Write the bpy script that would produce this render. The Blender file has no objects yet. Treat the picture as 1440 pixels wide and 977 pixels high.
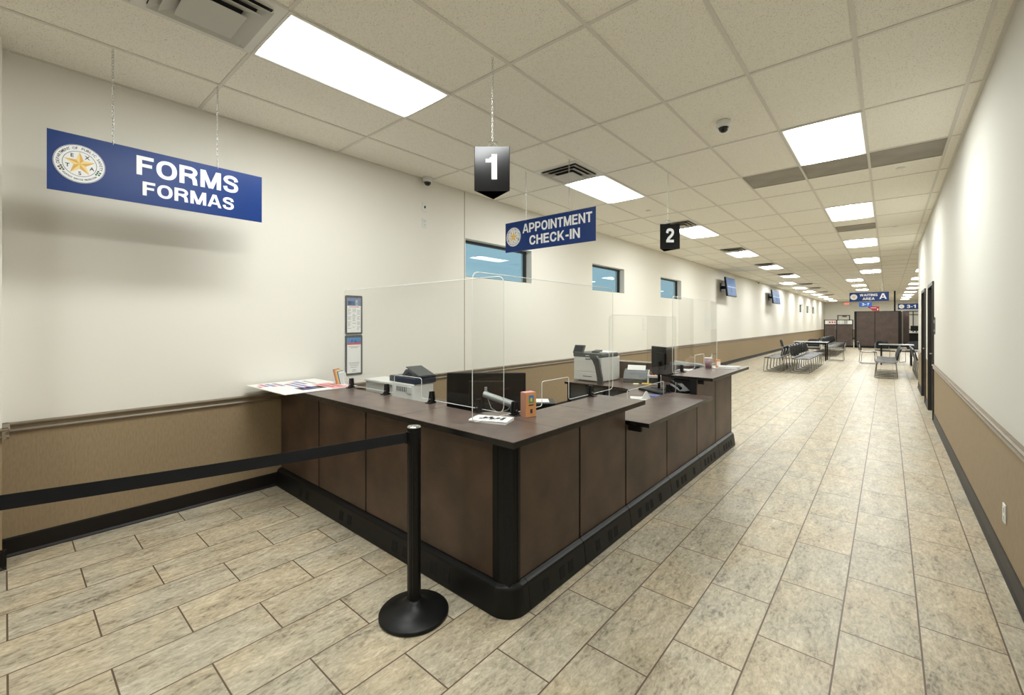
import bpy, bmesh, math, random
from mathutils import Vector, Matrix
random.seed(7)
PI = math.pi
# ------------------------------------------------------------------ camera, world, exposure
sc = bpy.context.scene
YAW = 0.7108
CAM = Vector((4.40, 0.0, 1.55))
cd = bpy.data.cameras.new('camera'); cam = bpy.data.objects.new('camera', cd)
sc.collection.objects.link(cam)
cam.location = CAM; cam.rotation_euler = (PI/2, 0, YAW)
cd.sensor_width = 36; cd.lens = 614/1440*36; cd.shift_y = -(488.5-452.4)/1440
cd.clip_start = 0.05; cd.clip_end = 200
sc.camera = cam
w = bpy.data.worlds.new('evening_sky'); sc.world = w; w.use_nodes = True
WORLD_COL = (0.24, 0.385, 0.455); WORLD_STR = 1.3
w.node_tree.nodes['Background'].inputs[0].default_value = (*WORLD_COL, 1)
w.node_tree.nodes['Background'].inputs[1].default_value = WORLD_STR
sc.view_settings.view_transform = 'Standard'; sc.view_settings.look = 'None'
sc.view_settings.gamma = 1; sc.view_settings.use_curve_mapping = False
sc.view_settings.exposure = 0.12
LIGHT = 20.5                     # radiance of the ceiling light lenses
LIGHT_COL = (0.97, 1.0, 0.985)
H = 3.338                       # ceiling height
XR = 4.95                       # right wall
YE = 49.0                       # far end wall
YC = 14.2                       # where the right wall ends and the room widens

# ------------------------------------------------------------------ materials
def new_mat(name):
    m = bpy.data.materials.new(name); m.use_nodes = True
    nt = m.node_tree; b = nt.nodes['Principled BSDF']
    return m, nt, b
def mat(name, col, rough=0.5, metal=0.0, spec=0.5, noise=0.0, nscale=20.0, bump=0.0, stretch=(1, 1, 1)):
    m, nt, b = new_mat(name)
    b.inputs['Base Color'].default_value = (*col, 1)
    b.inputs['Roughness'].default_value = rough
    b.inputs['Metallic'].default_value = metal
    b.inputs['Specular IOR Level'].default_value = spec
    if noise or bump:
        tc = nt.nodes.new('ShaderNodeTexCoord'); mp = nt.nodes.new('ShaderNodeMapping')
        mp.inputs['Scale'].default_value = stretch
        n = nt.nodes.new('ShaderNodeTexNoise'); n.inputs['Scale'].default_value = nscale; n.inputs['Detail'].default_value = 5
        nt.links.new(tc.outputs['Object'], mp.inputs[0]); nt.links.new(mp.outputs[0], n.inputs['Vector'])
        if noise:
            r = nt.nodes.new('ShaderNodeMapRange'); r.inputs[1].default_value = 0.3; r.inputs[2].default_value = 0.7
            r.inputs[3].default_value = 1-noise; r.inputs[4].default_value = 1+noise
            mx = nt.nodes.new('ShaderNodeVectorMath'); mx.operation = 'SCALE'; mx.inputs[0].default_value = col
            nt.links.new(n.outputs['Fac'], r.inputs[0]); nt.links.new(r.outputs[0], mx.inputs['Scale'])
            nt.links.new(mx.outputs[0], b.inputs['Base Color'])
        if bump:
            bp = nt.nodes.new('ShaderNodeBump'); bp.inputs['Strength'].default_value = bump; bp.inputs['Distance'].default_value = 0.002
            nt.links.new(n.outputs['Fac'], bp.inputs['Height']); nt.links.new(bp.outputs[0], b.inputs['Normal'])
    return m
def emit(name, col, s):
    m, nt, b = new_mat(name)
    b.inputs['Base Color'].default_value = (0.02, 0.02, 0.02, 1)
    b.inputs['Emission Color'].default_value = (*col, 1); b.inputs['Emission Strength'].default_value = s
    return m
def clear(name, tint, refl=1.0, base=0.06):
    m = bpy.data.materials.new(name); m.use_nodes = True; nt = m.node_tree; nt.nodes.clear()
    o = nt.nodes.new('ShaderNodeOutputMaterial'); mix = nt.nodes.new('ShaderNodeMixShader')
    t = nt.nodes.new('ShaderNodeBsdfTransparent'); t.inputs[0].default_value = (*tint, 1)
    g = nt.nodes.new('ShaderNodeBsdfGlossy'); g.inputs['Roughness'].default_value = 0.008
    ge = nt.nodes.new('ShaderNodeNewGeometry'); dt = nt.nodes.new('ShaderNodeVectorMath'); dt.operation = 'DOT_PRODUCT'
    nt.links.new(ge.outputs['Normal'], dt.inputs[0]); nt.links.new(ge.outputs['Incoming'], dt.inputs[1])
    ab = nt.nodes.new('ShaderNodeMath'); ab.operation = 'ABSOLUTE'; nt.links.new(dt.outputs['Value'], ab.inputs[0])
    om = nt.nodes.new('ShaderNodeMath'); om.operation = 'SUBTRACT'; om.inputs[0].default_value = 1; om.use_clamp = True; nt.links.new(ab.outputs[0], om.inputs[1])
    pw = nt.nodes.new('ShaderNodeMath'); pw.operation = 'POWER'; pw.inputs[1].default_value = 5; nt.links.new(om.outputs[0], pw.inputs[0])
    mu = nt.nodes.new('ShaderNodeMath'); mu.operation = 'MULTIPLY_ADD'; mu.inputs[1].default_value = refl; mu.inputs[2].default_value = base; mu.use_clamp = True
    nt.links.new(pw.outputs[0], mu.inputs[0]); nt.links.new(mu.outputs[0], mix.inputs[0])
    nt.links.new(t.outputs[0], mix.inputs[1]); nt.links.new(g.outputs[0], mix.inputs[2]); nt.links.new(mix.outputs[0], o.inputs[0])
    return m

def floor_mat():
    m, nt, b = new_mat('stone_look_floor_tile'); N = nt.nodes.new; L = nt.links.new
    tc = N('ShaderNodeTexCoord'); sep = N('ShaderNodeSeparateXYZ'); L(tc.outputs['Object'], sep.inputs[0])
    ax = N('ShaderNodeMath'); ax.operation = 'SUBTRACT'; ax.inputs[1].default_value = 4.215-0.3055*40; L(sep.outputs['X'], ax.inputs[0])
    ay = N('ShaderNodeMath'); ay.operation = 'SUBTRACT'; ay.inputs[1].default_value = 2.435-0.6068*40; L(sep.outputs['Y'], ay.inputs[0])
    cmb = N('ShaderNodeCombineXYZ'); L(ay.outputs[0], cmb.inputs[0]); L(ax.outputs[0], cmb.inputs[1])
    br = N('ShaderNodeTexBrick'); L(cmb.outputs[0], br.inputs['Vector'])
    br.offset = 0.5; br.offset_frequency = 2; br.squash = 1
    br.inputs['Scale'].default_value = 1; br.inputs['Brick Width'].default_value = 0.6068; br.inputs['Row Height'].default_value = 0.3055
    br.inputs['Mortar Size'].default_value = 0.0040; br.inputs['Mortar Smooth'].default_value = 0.25; br.inputs['Bias'].default_value = 0
    br.inputs['Color1'].default_value = (0, 0, 0, 1); br.inputs['Color2'].default_value = (1, 1, 1, 1); br.inputs['Mortar'].default_value = (0.5, 0.5, 0.5, 1)
    rnd = N('ShaderNodeMath'); rnd.operation = 'MULTIPLY'; rnd.inputs[1].default_value = 37.0; L(br.outputs['Color'], rnd.inputs[0])
    def noise(scale, det, mapscale, rot=0.0, dist=0.0):
        mp = N('ShaderNodeMapping'); mp.inputs['Scale'].default_value = mapscale; mp.inputs['Rotation'].default_value = (0, 0, rot)
        L(tc.outputs['Object'], mp.inputs[0])
        n = N('ShaderNodeTexNoise'); n.noise_dimensions = '4D'; n.inputs['Scale'].default_value = scale
        n.inputs['Detail'].default_value = det; n.inputs['Roughness'].default_value = 0.65; n.inputs['Distortion'].default_value = dist
        L(mp.outputs[0], n.inputs['Vector']); L(rnd.outputs[0], n.inputs['W']); return n
    n1 = noise(3.2, 10, (3.2, 1, 1), 0.42, 0.9)
    n2 = noise(26.0, 9, (2.2, 1, 1), 0.35, 0.8)
    n3 = noise(1.4, 2, (1, 1, 1))
    cr = N('ShaderNodeValToRGB'); e = cr.color_ramp.elements
    e[0].position = 0.37; e[0].color = (0.185, 0.165, 0.125, 1); e[1].position = 0.64; e[1].color = (0.66, 0.615, 0.505, 1)
    x = e.new(0.455); x.color = (0.39, 0.352, 0.272, 1); x = e.new(0.54); x.color = (0.51, 0.465, 0.365, 1)
    mixf = N('ShaderNodeMath'); mixf.operation = 'MULTIPLY_ADD'; mixf.inputs[1].default_value = 0.42
    sc2 = N('ShaderNodeMath'); sc2.operation = 'MULTIPLY'; sc2.inputs[1].default_value = 0.58
    L(n2.outputs['Fac'], sc2.inputs[0]); L(n1.outputs['Fac'], mixf.inputs[0]); L(sc2.outputs[0], mixf.inputs[2]); L(mixf.outputs[0], cr.inputs[0])
    # warm / grey drift between tiles
    cr2 = N('ShaderNodeValToRGB'); e = cr2.color_ramp.elements
    e[0].position = 0.42; e[0].color = (0.97, 0.955, 0.92, 1); e[1].position = 0.62; e[1].color = (1.06, 0.98, 0.86, 1)
    L(n3.outputs['Fac'], cr2.inputs[0])
    mul = N('ShaderNodeMix'); mul.data_type = 'RGBA'; mul.blend_type = 'MULTIPLY'; mul.inputs[0].default_value = 1
    L(cr.outputs[0], mul.inputs[6]); L(cr2.outputs[0], mul.inputs[7])
    fin = N('ShaderNodeMix'); fin.data_type = 'RGBA'; fin.inputs[7].default_value = (0.125, 0.082, 0.055, 1)
    L(br.outputs['Fac'], fin.inputs[0]); L(mul.outputs[2], fin.inputs[6]); L(fin.outputs[2], b.inputs['Base Color'])
    rr = N('ShaderNodeMapRange'); rr.inputs[3].default_value = 0.30; rr.inputs[4].default_value = 0.46
    L(n2.outputs['Fac'], rr.inputs[0]); L(rr.outputs[0], b.inputs['Roughness'])
    hb = N('ShaderNodeMath'); hb.operation = 'MULTIPLY_ADD'; hb.inputs[1].default_value = -1.6
    L(br.outputs['Fac'], hb.inputs[0]); L(n2.outputs['Fac'], hb.inputs[2])
    bp = N('ShaderNodeBump'); bp.inputs['Strength'].default_value = 0.35; bp.inputs['Distance'].default_value = 0.0025
    L(hb.outputs[0], bp.inputs['Height']); L(bp.outputs[0], b.inputs['Normal'])
    b.inputs['Specular IOR Level'].default_value = 0.38
    return m

def ceil_mat():
    m, nt, b = new_mat('fissured_ceiling_tile'); N = nt.nodes.new; L = nt.links.new
    tc = N('ShaderNodeTexCoord'); n = N('ShaderNodeTexNoise'); n.inputs['Scale'].default_value = 150; n.inputs['Detail'].default_value = 2
    L(tc.outputs['Object'], n.inputs['Vector'])
    cr = N('ShaderNodeValToRGB'); e = cr.color_ramp.elements
    e[0].position = 0.33; e[0].color = (0.62, 0.59, 0.51, 1); e[1].position = 0.42; e[1].color = (0.92, 0.89, 0.80, 1)
    L(n.outputs['Fac'], cr.inputs[0]); L(cr.outputs[0], b.inputs['Base Color']); b.inputs['Roughness'].default_value = 0.9
    b.inputs['Specular IOR Level'].default_value = 0.15
    return m
def lens_mat():
    m, nt, b = new_mat('prismatic_light_lens'); N = nt.nodes.new; L = nt.links.new
    tc = N('ShaderNodeTexCoord'); sp = N('ShaderNodeSeparateXYZ'); L(tc.outputs['Object'], sp.inputs[0])
    ab = N('ShaderNodeMath'); ab.operation = 'ABSOLUTE'; L(sp.outputs['X'], ab.inputs[0])
    mr = N('ShaderNodeMapRange'); mr.interpolation_type = 'SMOOTHSTEP'; mr.inputs[1].default_value = 0.05; mr.inputs[2].default_value = 0.285
    mr.inputs[3].default_value = LIGHT*1.75; mr.inputs[4].default_value = LIGHT*0.035
    L(ab.outputs[0], mr.inputs[0]); L(mr.outputs[0], b.inputs['Emission Strength'])
    b.inputs['Emission Color'].default_value = (*LIGHT_COL, 1); b.inputs['Base Color'].default_value = (0.85, 0.85, 0.85, 1)
    return m

M = {}
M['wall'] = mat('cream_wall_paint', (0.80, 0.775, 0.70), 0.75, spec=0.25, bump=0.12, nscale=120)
M['wall_r'] = mat('darkened_cream_wall', (0.66, 0.648, 0.595), 0.75, spec=0.25, bump=0.12, nscale=120)  # right-wall copy of the cream, darkened to hold its brightness down
M['vinyl'] = mat('tan_wainscot_vinyl', (0.30, 0.222, 0.132), 0.55, spec=0.35, noise=0.10, nscale=90, bump=0.15, stretch=(1, 1, 0.25))
M['rail'] = mat('taupe_chair_rail', (0.215, 0.170, 0.115), 0.45, noise=0.1, nscale=12, stretch=(1, 1, 1))
M['base'] = mat('black_cove_base', (0.008, 0.006, 0.005), 0.45, spec=0.3, bump=0.2, nscale=30)
M['floor'] = floor_mat()
M['ceil'] = ceil_mat()
M['tbar'] = mat('ceiling_grid_paint', (0.72, 0.69, 0.62), 0.6)
M['lens'] = lens_mat()
M['white_metal'] = mat('white_painted_metal', (0.74, 0.73, 0.68), 0.45)
M['grey_metal'] = mat('grey_diffuser_metal', (0.52, 0.51, 0.46), 0.5)
M['dark_void'] = mat('painted_duct_shade', (0.02, 0.02, 0.02), 0.9)  # black plate colour standing for the shaded duct behind the vent louvers
M['grille'] = mat('grey_return_grille', (0.30, 0.275, 0.23), 0.6, noise=0.15, nscale=3)
M['panel'] = mat('dark_brown_laminate_panel', (0.078, 0.047, 0.031), 0.42, noise=0.42, nscale=3.5, bump=0.1)
M['top'] = mat('brown_leather_look_laminate_top', (0.110, 0.078, 0.064), 0.30, noise=0.28, nscale=9, spec=0.42)
M['black'] = mat('black_plastic', (0.006, 0.006, 0.006), 0.42, spec=0.28)
M['black_gloss'] = mat('black_gloss_edge', (0.012, 0.012, 0.012), 0.22)
M['black_matte'] = mat('black_matte', (0.010, 0.010, 0.011), 0.7, spec=0.3)
M['belt'] = mat('black_belt_webbing', (0.010, 0.011, 0.014), 0.75, spec=0.3, bump=0.3, nscale=60, stretch=(0.05, 0.05, 3))
M['chrome'] = mat('brushed_steel', (0.55, 0.55, 0.53), 0.28, metal=1)
M['chair_steel'] = mat('dull_chair_steel', (0.30, 0.30, 0.285), 0.32, metal=1)
M['silver'] = mat('silver_grey_paint', (0.42, 0.45, 0.45), 0.35, metal=0.3)
M['blue'] = mat('sign_blue', (0.002, 0.030, 0.165), 0.30, spec=0.35)
M['blue2'] = mat('bright_sign_blue', (0.01, 0.13, 0.55), 0.3)
M['red'] = mat('sign_red', (0.40, 0.03, 0.04), 0.4)
M['signblack'] = mat('sign_black', (0.006, 0.006, 0.007), 0.16, spec=0.35)
M['void_black'] = mat('painted_box_shade', (0.002, 0.002, 0.002), 1.0, spec=0.0)  # painted shade: stands for the dark inside of the open-bottomed number signs
M['letter'] = mat('sign_white_letters', (0.84, 0.85, 0.86), 0.4)
M['ink'] = mat('black_ink', (0.02, 0.02, 0.02), 0.5)
M['gold'] = mat('gold_star', (0.72, 0.42, 0.10), 0.4)
M['gold2'] = mat('pale_gold_star', (0.86, 0.66, 0.26), 0.4)
M['leaf'] = mat('laurel_green', (0.03, 0.12, 0.05), 0.5)
M['olive'] = mat('olive_leaf', (0.10, 0.10, 0.05), 0.5)
M['paper'] = mat('white_paper', (0.80, 0.80, 0.77), 0.6)
M['white'] = mat('white_plastic', (0.74, 0.75, 0.71), 0.38)
M['offwhite'] = mat('light_grey_plastic', (0.60, 0.61, 0.57), 0.4)
M['navy'] = mat('dark_navy_plastic', (0.022, 0.032, 0.052), 0.38)
M['charcoal'] = mat('charcoal_plastic', (0.052, 0.058, 0.06), 0.4)
M['midgrey'] = mat('mid_grey_plastic', (0.13, 0.14, 0.14), 0.4)
M['screen'] = mat('dark_screen', (0.008, 0.008, 0.009), 0.12)
M['tvblue'] = emit('tv_blue_picture', (0.05, 0.20, 0.50), 0.55)
M['tvlight'] = emit('tv_light_picture', (0.50, 0.64, 0.9), 0.7)
M['tvdark'] = emit('tv_dark_picture', (0.02, 0.05, 0.16), 0.6)
M['acrylic'] = clear('clear_acrylic', (0.965, 0.97, 0.96), 0.9, 0.05)
M['edge'] = mat('polished_acrylic_edge', (0.82, 0.84, 0.80), 0.25)
M['edge'].node_tree.nodes['Principled BSDF'].inputs['Transmission Weight'].default_value = 0.0
M['glass'] = clear('window_glass', (0.80, 0.90, 0.92), 0.9, 0.09)
M['alu'] = mat('dark_bronze_window_frame', (0.02, 0.022, 0.024), 0.4)
M['door'] = mat('dark_walnut_door', (0.040, 0.026, 0.020), 0.38, noise=0.2, nscale=4, stretch=(6, 6, 1))
M['doorframe'] = mat('dark_bronze_door_frame', (0.022, 0.018, 0.015), 0.4)
M['orange'] = mat('orange_carton', (0.72, 0.33, 0.13), 0.5)
M['tan'] = mat('brown_carton_side', (0.40, 0.20, 0.13), 0.5)
M['green'] = mat('green_print', (0.06, 0.33, 0.12), 0.5)
M['sky'] = mat('blue_print', (0.05, 0.22, 0.50), 0.5)
M['yellow'] = mat('yellow_paper', (0.85, 0.62, 0.10), 0.5)
M['pale_yellow'] = mat('pale_yellow_paper', (0.85, 0.80, 0.42), 0.5)
M['printred'] = mat('red_print', (0.62, 0.05, 0.06), 0.5)
M['pink'] = mat('pink_print', (0.80, 0.36, 0.36), 0.5)
M['bluetext'] = mat('blue_text_print', (0.08, 0.10, 0.42), 0.5)
M['greytext'] = mat('grey_text_print', (0.30, 0.30, 0.31), 0.6)
M['orangepen'] = mat('orange_pen_plastic', (0.80, 0.14, 0.02), 0.4)
M['purple'] = mat('mauve_cup', (0.33, 0.22, 0.24), 0.4)
M['chairseat'] = mat('black_chair_plastic', (0.013, 0.015, 0.017), 0.36, spec=0.35)
M['exitred'] = emit('exit_red_light', (1.0, 0.12, 0.08), 2.2)
M['cubicle'] = mat('dark_brown_partition_laminate', (0.075, 0.050, 0.040), 0.45, noise=0.2, nscale=3)
M['tabletop'] = mat('grey_table_laminate', (0.30, 0.31, 0.31), 0.25)
M['daylight'] = mat('painted_bright_pane', (0.72, 0.70, 0.62), 0.7)  # opaque pane of the far window, its brightness put into the colour
M['screenprint'] = mat('notice_photo_print', (0.16, 0.22, 0.36), 0.4)
M['dome'] = mat('smoked_dome', (0.01, 0.01, 0.01), 0.08)
M['cap'] = mat('light_grey_panel_cap', (0.42, 0.39, 0.33), 0.4)

# ------------------------------------------------------------------ mesh helpers
C = sc.collection
class B:
    def __init__(s): s.bm = bmesh.new(); s.mi = 0
    def _tag(s, n0):
        s.bm.faces.ensure_lookup_table()
        for f in s.bm.faces[n0:]: f.material_index = s.mi
    def box(s, x0, x1, y0, y1, z0, z1, rot=None, bevel=0.0, pivot=None):
        n0 = len(s.bm.faces)
        c = Vector(((x0+x1)/2, (y0+y1)/2, (z0+z1)/2))
        t = bmesh.new(); bmesh.ops.create_cube(t, size=1)
        bmesh.ops.scale(t, vec=(abs(x1-x0), abs(y1-y0), abs(z1-z0)), verts=t.verts)
        if bevel: bmesh.ops.bevel(t, geom=t.edges[:], offset=bevel, segments=2, profile=0.5, affect='EDGES')
        T = Matrix.Translation(c)
        if rot is not None:
            R = rot.to_4x4() if len(rot) == 3 else rot
            pv = Vector(pivot) if pivot is not None else c
            T = Matrix.Translation(pv) @ R @ Matrix.Translation(c-pv)
        s._merge(t, T); return s
    def _merge(s, t, T):
        mp = {}
        for v in t.verts: mp[v] = s.bm.verts.new(T @ v.co)
        for f in t.faces:
            try:
                g = s.bm.faces.new([mp[v] for v in f.verts]); g.material_index = s.mi
            except ValueError: pass
        t.free()
    def cyl(s, p0, p1, r0, r1=None, seg=16):
        r1 = r0 if r1 is None else r1
        p0 = Vector(p0); p1 = Vector(p1); d = p1-p0
        t = bmesh.new(); bmesh.ops.create_cone(t, cap_ends=True, segments=seg, radius1=r0, radius2=r1, depth=d.length)
        q = d.to_track_quat('Z', 'Y').to_matrix().to_4x4()
        s._merge(t, Matrix.Translation((p0+p1)/2) @ q); return s
    def tube(s, pts, r, seg=8, closed=False):
        pts = [Vector(p) for p in pts]; n = len(pts); rings = []
        for i, p in enumerate(pts):
            a = pts[(i-1) % n] if (closed or i > 0) else p
            b = pts[(i+1) % n] if (closed or i < n-1) else p
            d = (b-a).normalized(); up = Vector((0, 0, 1)) if abs(d.z) < 0.9 else Vector((1, 0, 0))
            if rings:
                u = (lastu - d*lastu.dot(d)); u = u.normalized() if u.length > 1e-5 else d.cross(up).normalized()
            else: u = d.cross(up).normalized()
            v = d.cross(u).normalized(); lastu = u
            rings.append([s.bm.verts.new(p + (u*math.cos(2*PI*k/seg)+v*math.sin(2*PI*k/seg))*r) for k in range(seg)])
        m = n if closed else n-1
        for i in range(m):
            A = rings[i]; Bq = rings[(i+1) % n]; off = 0
            if closed and i == m-1:
                off = min(range(seg), key=lambda o: (A[0].co-Bq[o].co).length)
            for k in range(seg):
                f = s.bm.faces.new((A[k], A[(k+1) % seg], Bq[(k+1+off) % seg], Bq[(k+off) % seg])); f.material_index = s.mi; f.smooth = True
        if not closed:
            for R in (rings[0], rings[-1]):
                try: f = s.bm.faces.new(R); f.material_index = s.mi
                except ValueError: pass
        return s
    def lathe(s, prof, seg=32, center=(0, 0, 0)):
        cx, cy, cz = center; rings = []
        for r, z in prof:
            if r < 1e-6: rings.append([s.bm.verts.new((cx, cy, cz+z))])
            else: rings.append([s.bm.verts.new((cx+r*math.cos(2*PI*k/seg), cy+r*math.sin(2*PI*k/seg), cz+z)) for k in range(seg)])
        for A, Bq in zip(rings, rings[1:]):
            for k in range(seg):
                a = [A[k % len(A)], A[(k+1) % len(A)], Bq[(k+1) % len(Bq)], Bq[k % len(Bq)]]
                u = []
                for v in a:
                    if v not in u: u.append(v)
                if len(u) > 2:
                    f = s.bm.faces.new(u); f.smooth = True; f.material_index = s.mi
        return s
    def poly(s, pts, ext):          # planar polygon (3D points) extruded by vector ext
        ext = Vector(ext); a = [s.bm.verts.new(Vector(p)) for p in pts]; b = [s.bm.verts.new(Vector(p)+ext) for p in pts]
        n = len(a)
        for vs in (a[::-1], b):
            f = s.bm.faces.new(vs); f.material_index = s.mi
        for i in range(n):
            f = s.bm.faces.new((a[i], a[(i+1) % n], b[(i+1) % n], b[i])); f.material_index = s.mi
        return s
    def quad(s, *pts):
        f = s.bm.faces.new([s.bm.verts.new(Vector(p)) for p in pts]); f.material_index = s.mi; return s
    def addmesh(s, me, T):
        n0 = len(s.bm.faces); t = bmesh.new(); t.from_mesh(me); s._merge(t, T); return s

def obj(name, b, mats, parent=None, loc=None, rz=None, smooth=False):
    bmesh.ops.recalc_face_normals(b.bm, faces=b.bm.faces[:])
    me = bpy.data.meshes.new(name); b.bm.to_mesh(me); b.bm.free()
    if not isinstance(mats, (list, tuple)): mats = [mats]
    for m_ in mats: me.materials.append(m_ if not isinstance(m_, str) else M[m_])
    if smooth:
        for p in me.polygons: p.use_smooth = True
    o = bpy.data.objects.new(name, me); C.objects.link(o)
    if parent: o.parent = parent
    if loc is not None: o.location = loc
    if rz is not None: o.rotation_euler = (0, 0, rz)
    return o
def thing(name, label, cat, loc=(0, 0, 0), rz=0.0, group=None):
    o = bpy.data.objects.new(name, None); C.objects.link(o); o.empty_display_size = 0.1
    o.location = loc; o.rotation_euler = (0, 0, rz); tag(o, label, cat, group); return o
def tag(o, label, cat, group=None):
    o['label'] = label; o['category'] = cat
    if group: o['group'] = group
    return o
def struct(name, b, mats, parent=None):
    o = obj(name, b, mats, parent)
    if not parent: o['kind'] = 'structure'
    return o
def dup(root, loc, rz, label, group=None):
    r = root.copy(); C.objects.link(r); r.location = loc; r.rotation_euler = (0, 0, rz); r['label'] = label
    if group: r['group'] = group
    for ch in list(root.children):
        c = ch.copy(); C.objects.link(c); c.parent = r
        for g in list(ch.children):
            d = g.copy(); C.objects.link(d); d.parent = c
    return r
def text_mesh(s, w, h, bold=0.03, ext=0.002):
    cu = bpy.data.curves.new('lettering_source', 'FONT'); cu.body = s; cu.size = 1; cu.offset = bold; cu.extrude = 0.01
    cu.resolution_u = 3
    o = bpy.data.objects.new('lettering_source', cu); C.objects.link(o)
    bpy.context.view_layer.update()
    me = bpy.data.meshes.new_from_object(o.evaluated_get(bpy.context.evaluated_depsgraph_get()))
    bpy.data.objects.remove(o); bpy.data.curves.remove(cu)
    xs = [v.co.x for v in me.vertices]; ys = [v.co.y for v in me.vertices]
    x0, x1, y0, y1 = min(xs), max(xs), min(ys), max(ys)
    if h is None: h = w/(x1-x0)*(y1-y0)
    if w is None: w = h/(y1-y0)*(x1-x0)
    for v in me.vertices:
        v.co = Vector(((v.co.x-x0)/(x1-x0)*w, (v.co.y-y0)/(y1-y0)*h, v.co.z/0.02*ext))
    me.materials.clear()
    return me
# maps text XY -> local XZ facing -Y, lower-left corner at (x, y, z)
def face_front(x, y, z): return Matrix.Translation((x, y, z)) @ Matrix.Rotation(PI/2, 4, 'X')
def _cat(P, n=6):
    P = [Vector((p[0], p[1], 0)) for p in P]; out = []
    for i in range(len(P)-1):
        a = P[max(0, i-1)]; p = P[i]; q = P[i+1]; c = P[min(len(P)-1, i+2)]
        for k in range(n):
            t = k/n; out.append(0.5*((2*p)+(q-a)*t+(2*a-5*p+4*q-c)*t*t+(3*p-a-3*q+c)*t**3))
    out.append(P[-1]); return [(v.x, v.y) for v in out]
def _arc(cx, cy, rx, ry, a0, a1, n=12): return [(cx+rx*math.cos(math.radians(a0+(a1-a0)*k/n)), cy+ry*math.sin(math.radians(a0+(a1-a0)*k/n))) for k in range(n+1)]
def _oval():
    o = []
    for k in range(37):
        a = 2*PI*k/36; c, s_ = math.cos(a), math.sin(a); o.append((0.40+0.30*math.copysign(abs(c)**0.88, c), 0.5+0.405*math.copysign(abs(s_)**0.88, s_)))
    return o
GL = {      # bold sans capitals as strokes: (width, [(points, stroke width)])
 'F': (.62, [([(.1, 0), (.1, 1)], .2), ([(.1, .905), (.62, .905)], .19), ([(.1, .52), (.56, .52)], .18)]),
 'E': (.64, [([(.1, 0), (.1, 1)], .2), ([(.1, .905), (.63, .905)], .19), ([(.1, .52), (.58, .52)], .17), ([(.1, .095), (.64, .095)], .19)]),
 'O': (.80, [(_oval(), .19)]),
 'R': (.76, [([(.1, 0), (.1, 1)], .2), ([(.1, .91), (.42, .91)]+_arc(.42, .71, .22, .20, 80, -80)+[(.42, .51), (.1, .51)], .18), ([(.40, .47), (.55, .42), (.61, .30), (.64, 0)], .19)]),
 'P': (.72, [([(.1, 0), (.1, 1)], .2), ([(.1, .91), (.40, .91)]+_arc(.40, .66, .23, .25, 80, -80)+[(.40, .41), (.1, .41)], .18)]),
 'M': (.90, [([(.1, 0), (.1, 1)], .19), ([(.80, 0), (.80, 1)], .19), ([(.13, 1.05), (.45, 0)], .20), ([(.77, 1.05), (.45, 0)], .20)]),
 'N': (.76, [([(.1, 0), (.1, 1)], .2), ([(.66, 0), (.66, 1)], .2), ([(.08, 1.05), (.68, -.05)], .20)]),
 'S': (.70, [(_cat([(.60, .68), (.54, .84), (.35, .91), (.17, .85), (.11, .71), (.20, .59), (.37, .53), (.55, .45), (.60, .29), (.53, .14), (.34, .085), (.15, .15), (.09, .33)]), .18)]),
 'A': (.78, [([(.07, -.05), (.37, 1.05)], .19), ([(.71, -.05), (.41, 1.05)], .19), ([(.2, .30), (.58, .30)], .16)]),
 'I': (.20, [([(.1, 0), (.1, 1)], .2)]),
 'T': (.66, [([(.33, 0), (.33, 1)], .2), ([(0, .905), (.66, .905)], .19)]),
 'C': (.76, [(_cat([(.66, .63), (.59, .83), (.39, .91), (.18, .80), (.10, .5), (.18, .2), (.39, .09), (.59, .17), (.66, .37)]), .19)]),
 'G': (.80, [(_cat([(.66, .67), (.58, .85), (.39, .91), (.18, .80), (.10, .5), (.18, .2), (.38, .09), (.56, .15), (.66, .30)]), .19), ([(.70, 0), (.70, .50)], .15), ([(.42, .44), (.775, .44)], .16)]),
 'H': (.74, [([(.1, 0), (.1, 1)], .2), ([(.64, 0), (.64, 1)], .2), ([(.1, .52), (.64, .52)], .18)]),
 'K': (.76, [([(.1, 0), (.1, 1)], .2), ([(.12, .30), (.64, 1.03)], .20), ([(.30, .58), (.66, -.05)], .21)]),
 'W': (1.06, [([(.09, 1.05), (.29, -.05)], .18), ([(.29, -.05), (.53, 1.0)], .18), ([(.53, 1.0), (.77, -.05)], .18), ([(.77, -.05), (.97, 1.05)], .18)]),
 'X': (.74, [([(.06, -.05), (.68, 1.05)], .2), ([(.06, 1.05), (.68, -.05)], .2)]),
 '-': (.38, [([(.02, .40), (.36, .40)], .19)]),
 '1': (.50, [([(.38, 0), (.38, 1)], .23), ([(.02, .745), (.30, .745)], .15), ([(.20, .78), (.32, .86), (.36, 1.0)], .14)]),
 '2': (.68, [(_cat([(.11, .66), (.17, .85), (.34, .91), (.53, .84), (.57, .68), (.47, .50), (.25, .30), (.14, .12)]), .20), ([(.03, .095), (.66, .095)], .19)]),
 '3': (.68, [(_cat([(.10, .70), (.17, .86), (.34, .91), (.51, .84), (.53, .67), (.42, .56), (.26, .54)]), .18), (_cat([(.26, .54), (.44, .51), (.57, .41), (.57, .22), (.47, .11), (.33, .09), (.16, .14), (.09, .31)]), .18)]),
 '7': (.66, [([(.04, .905), (.64, .905)], .19), (_cat([(.55, .88), (.42, .62), (.32, .36), (.27, -.02)]), .20)]),
}
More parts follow.
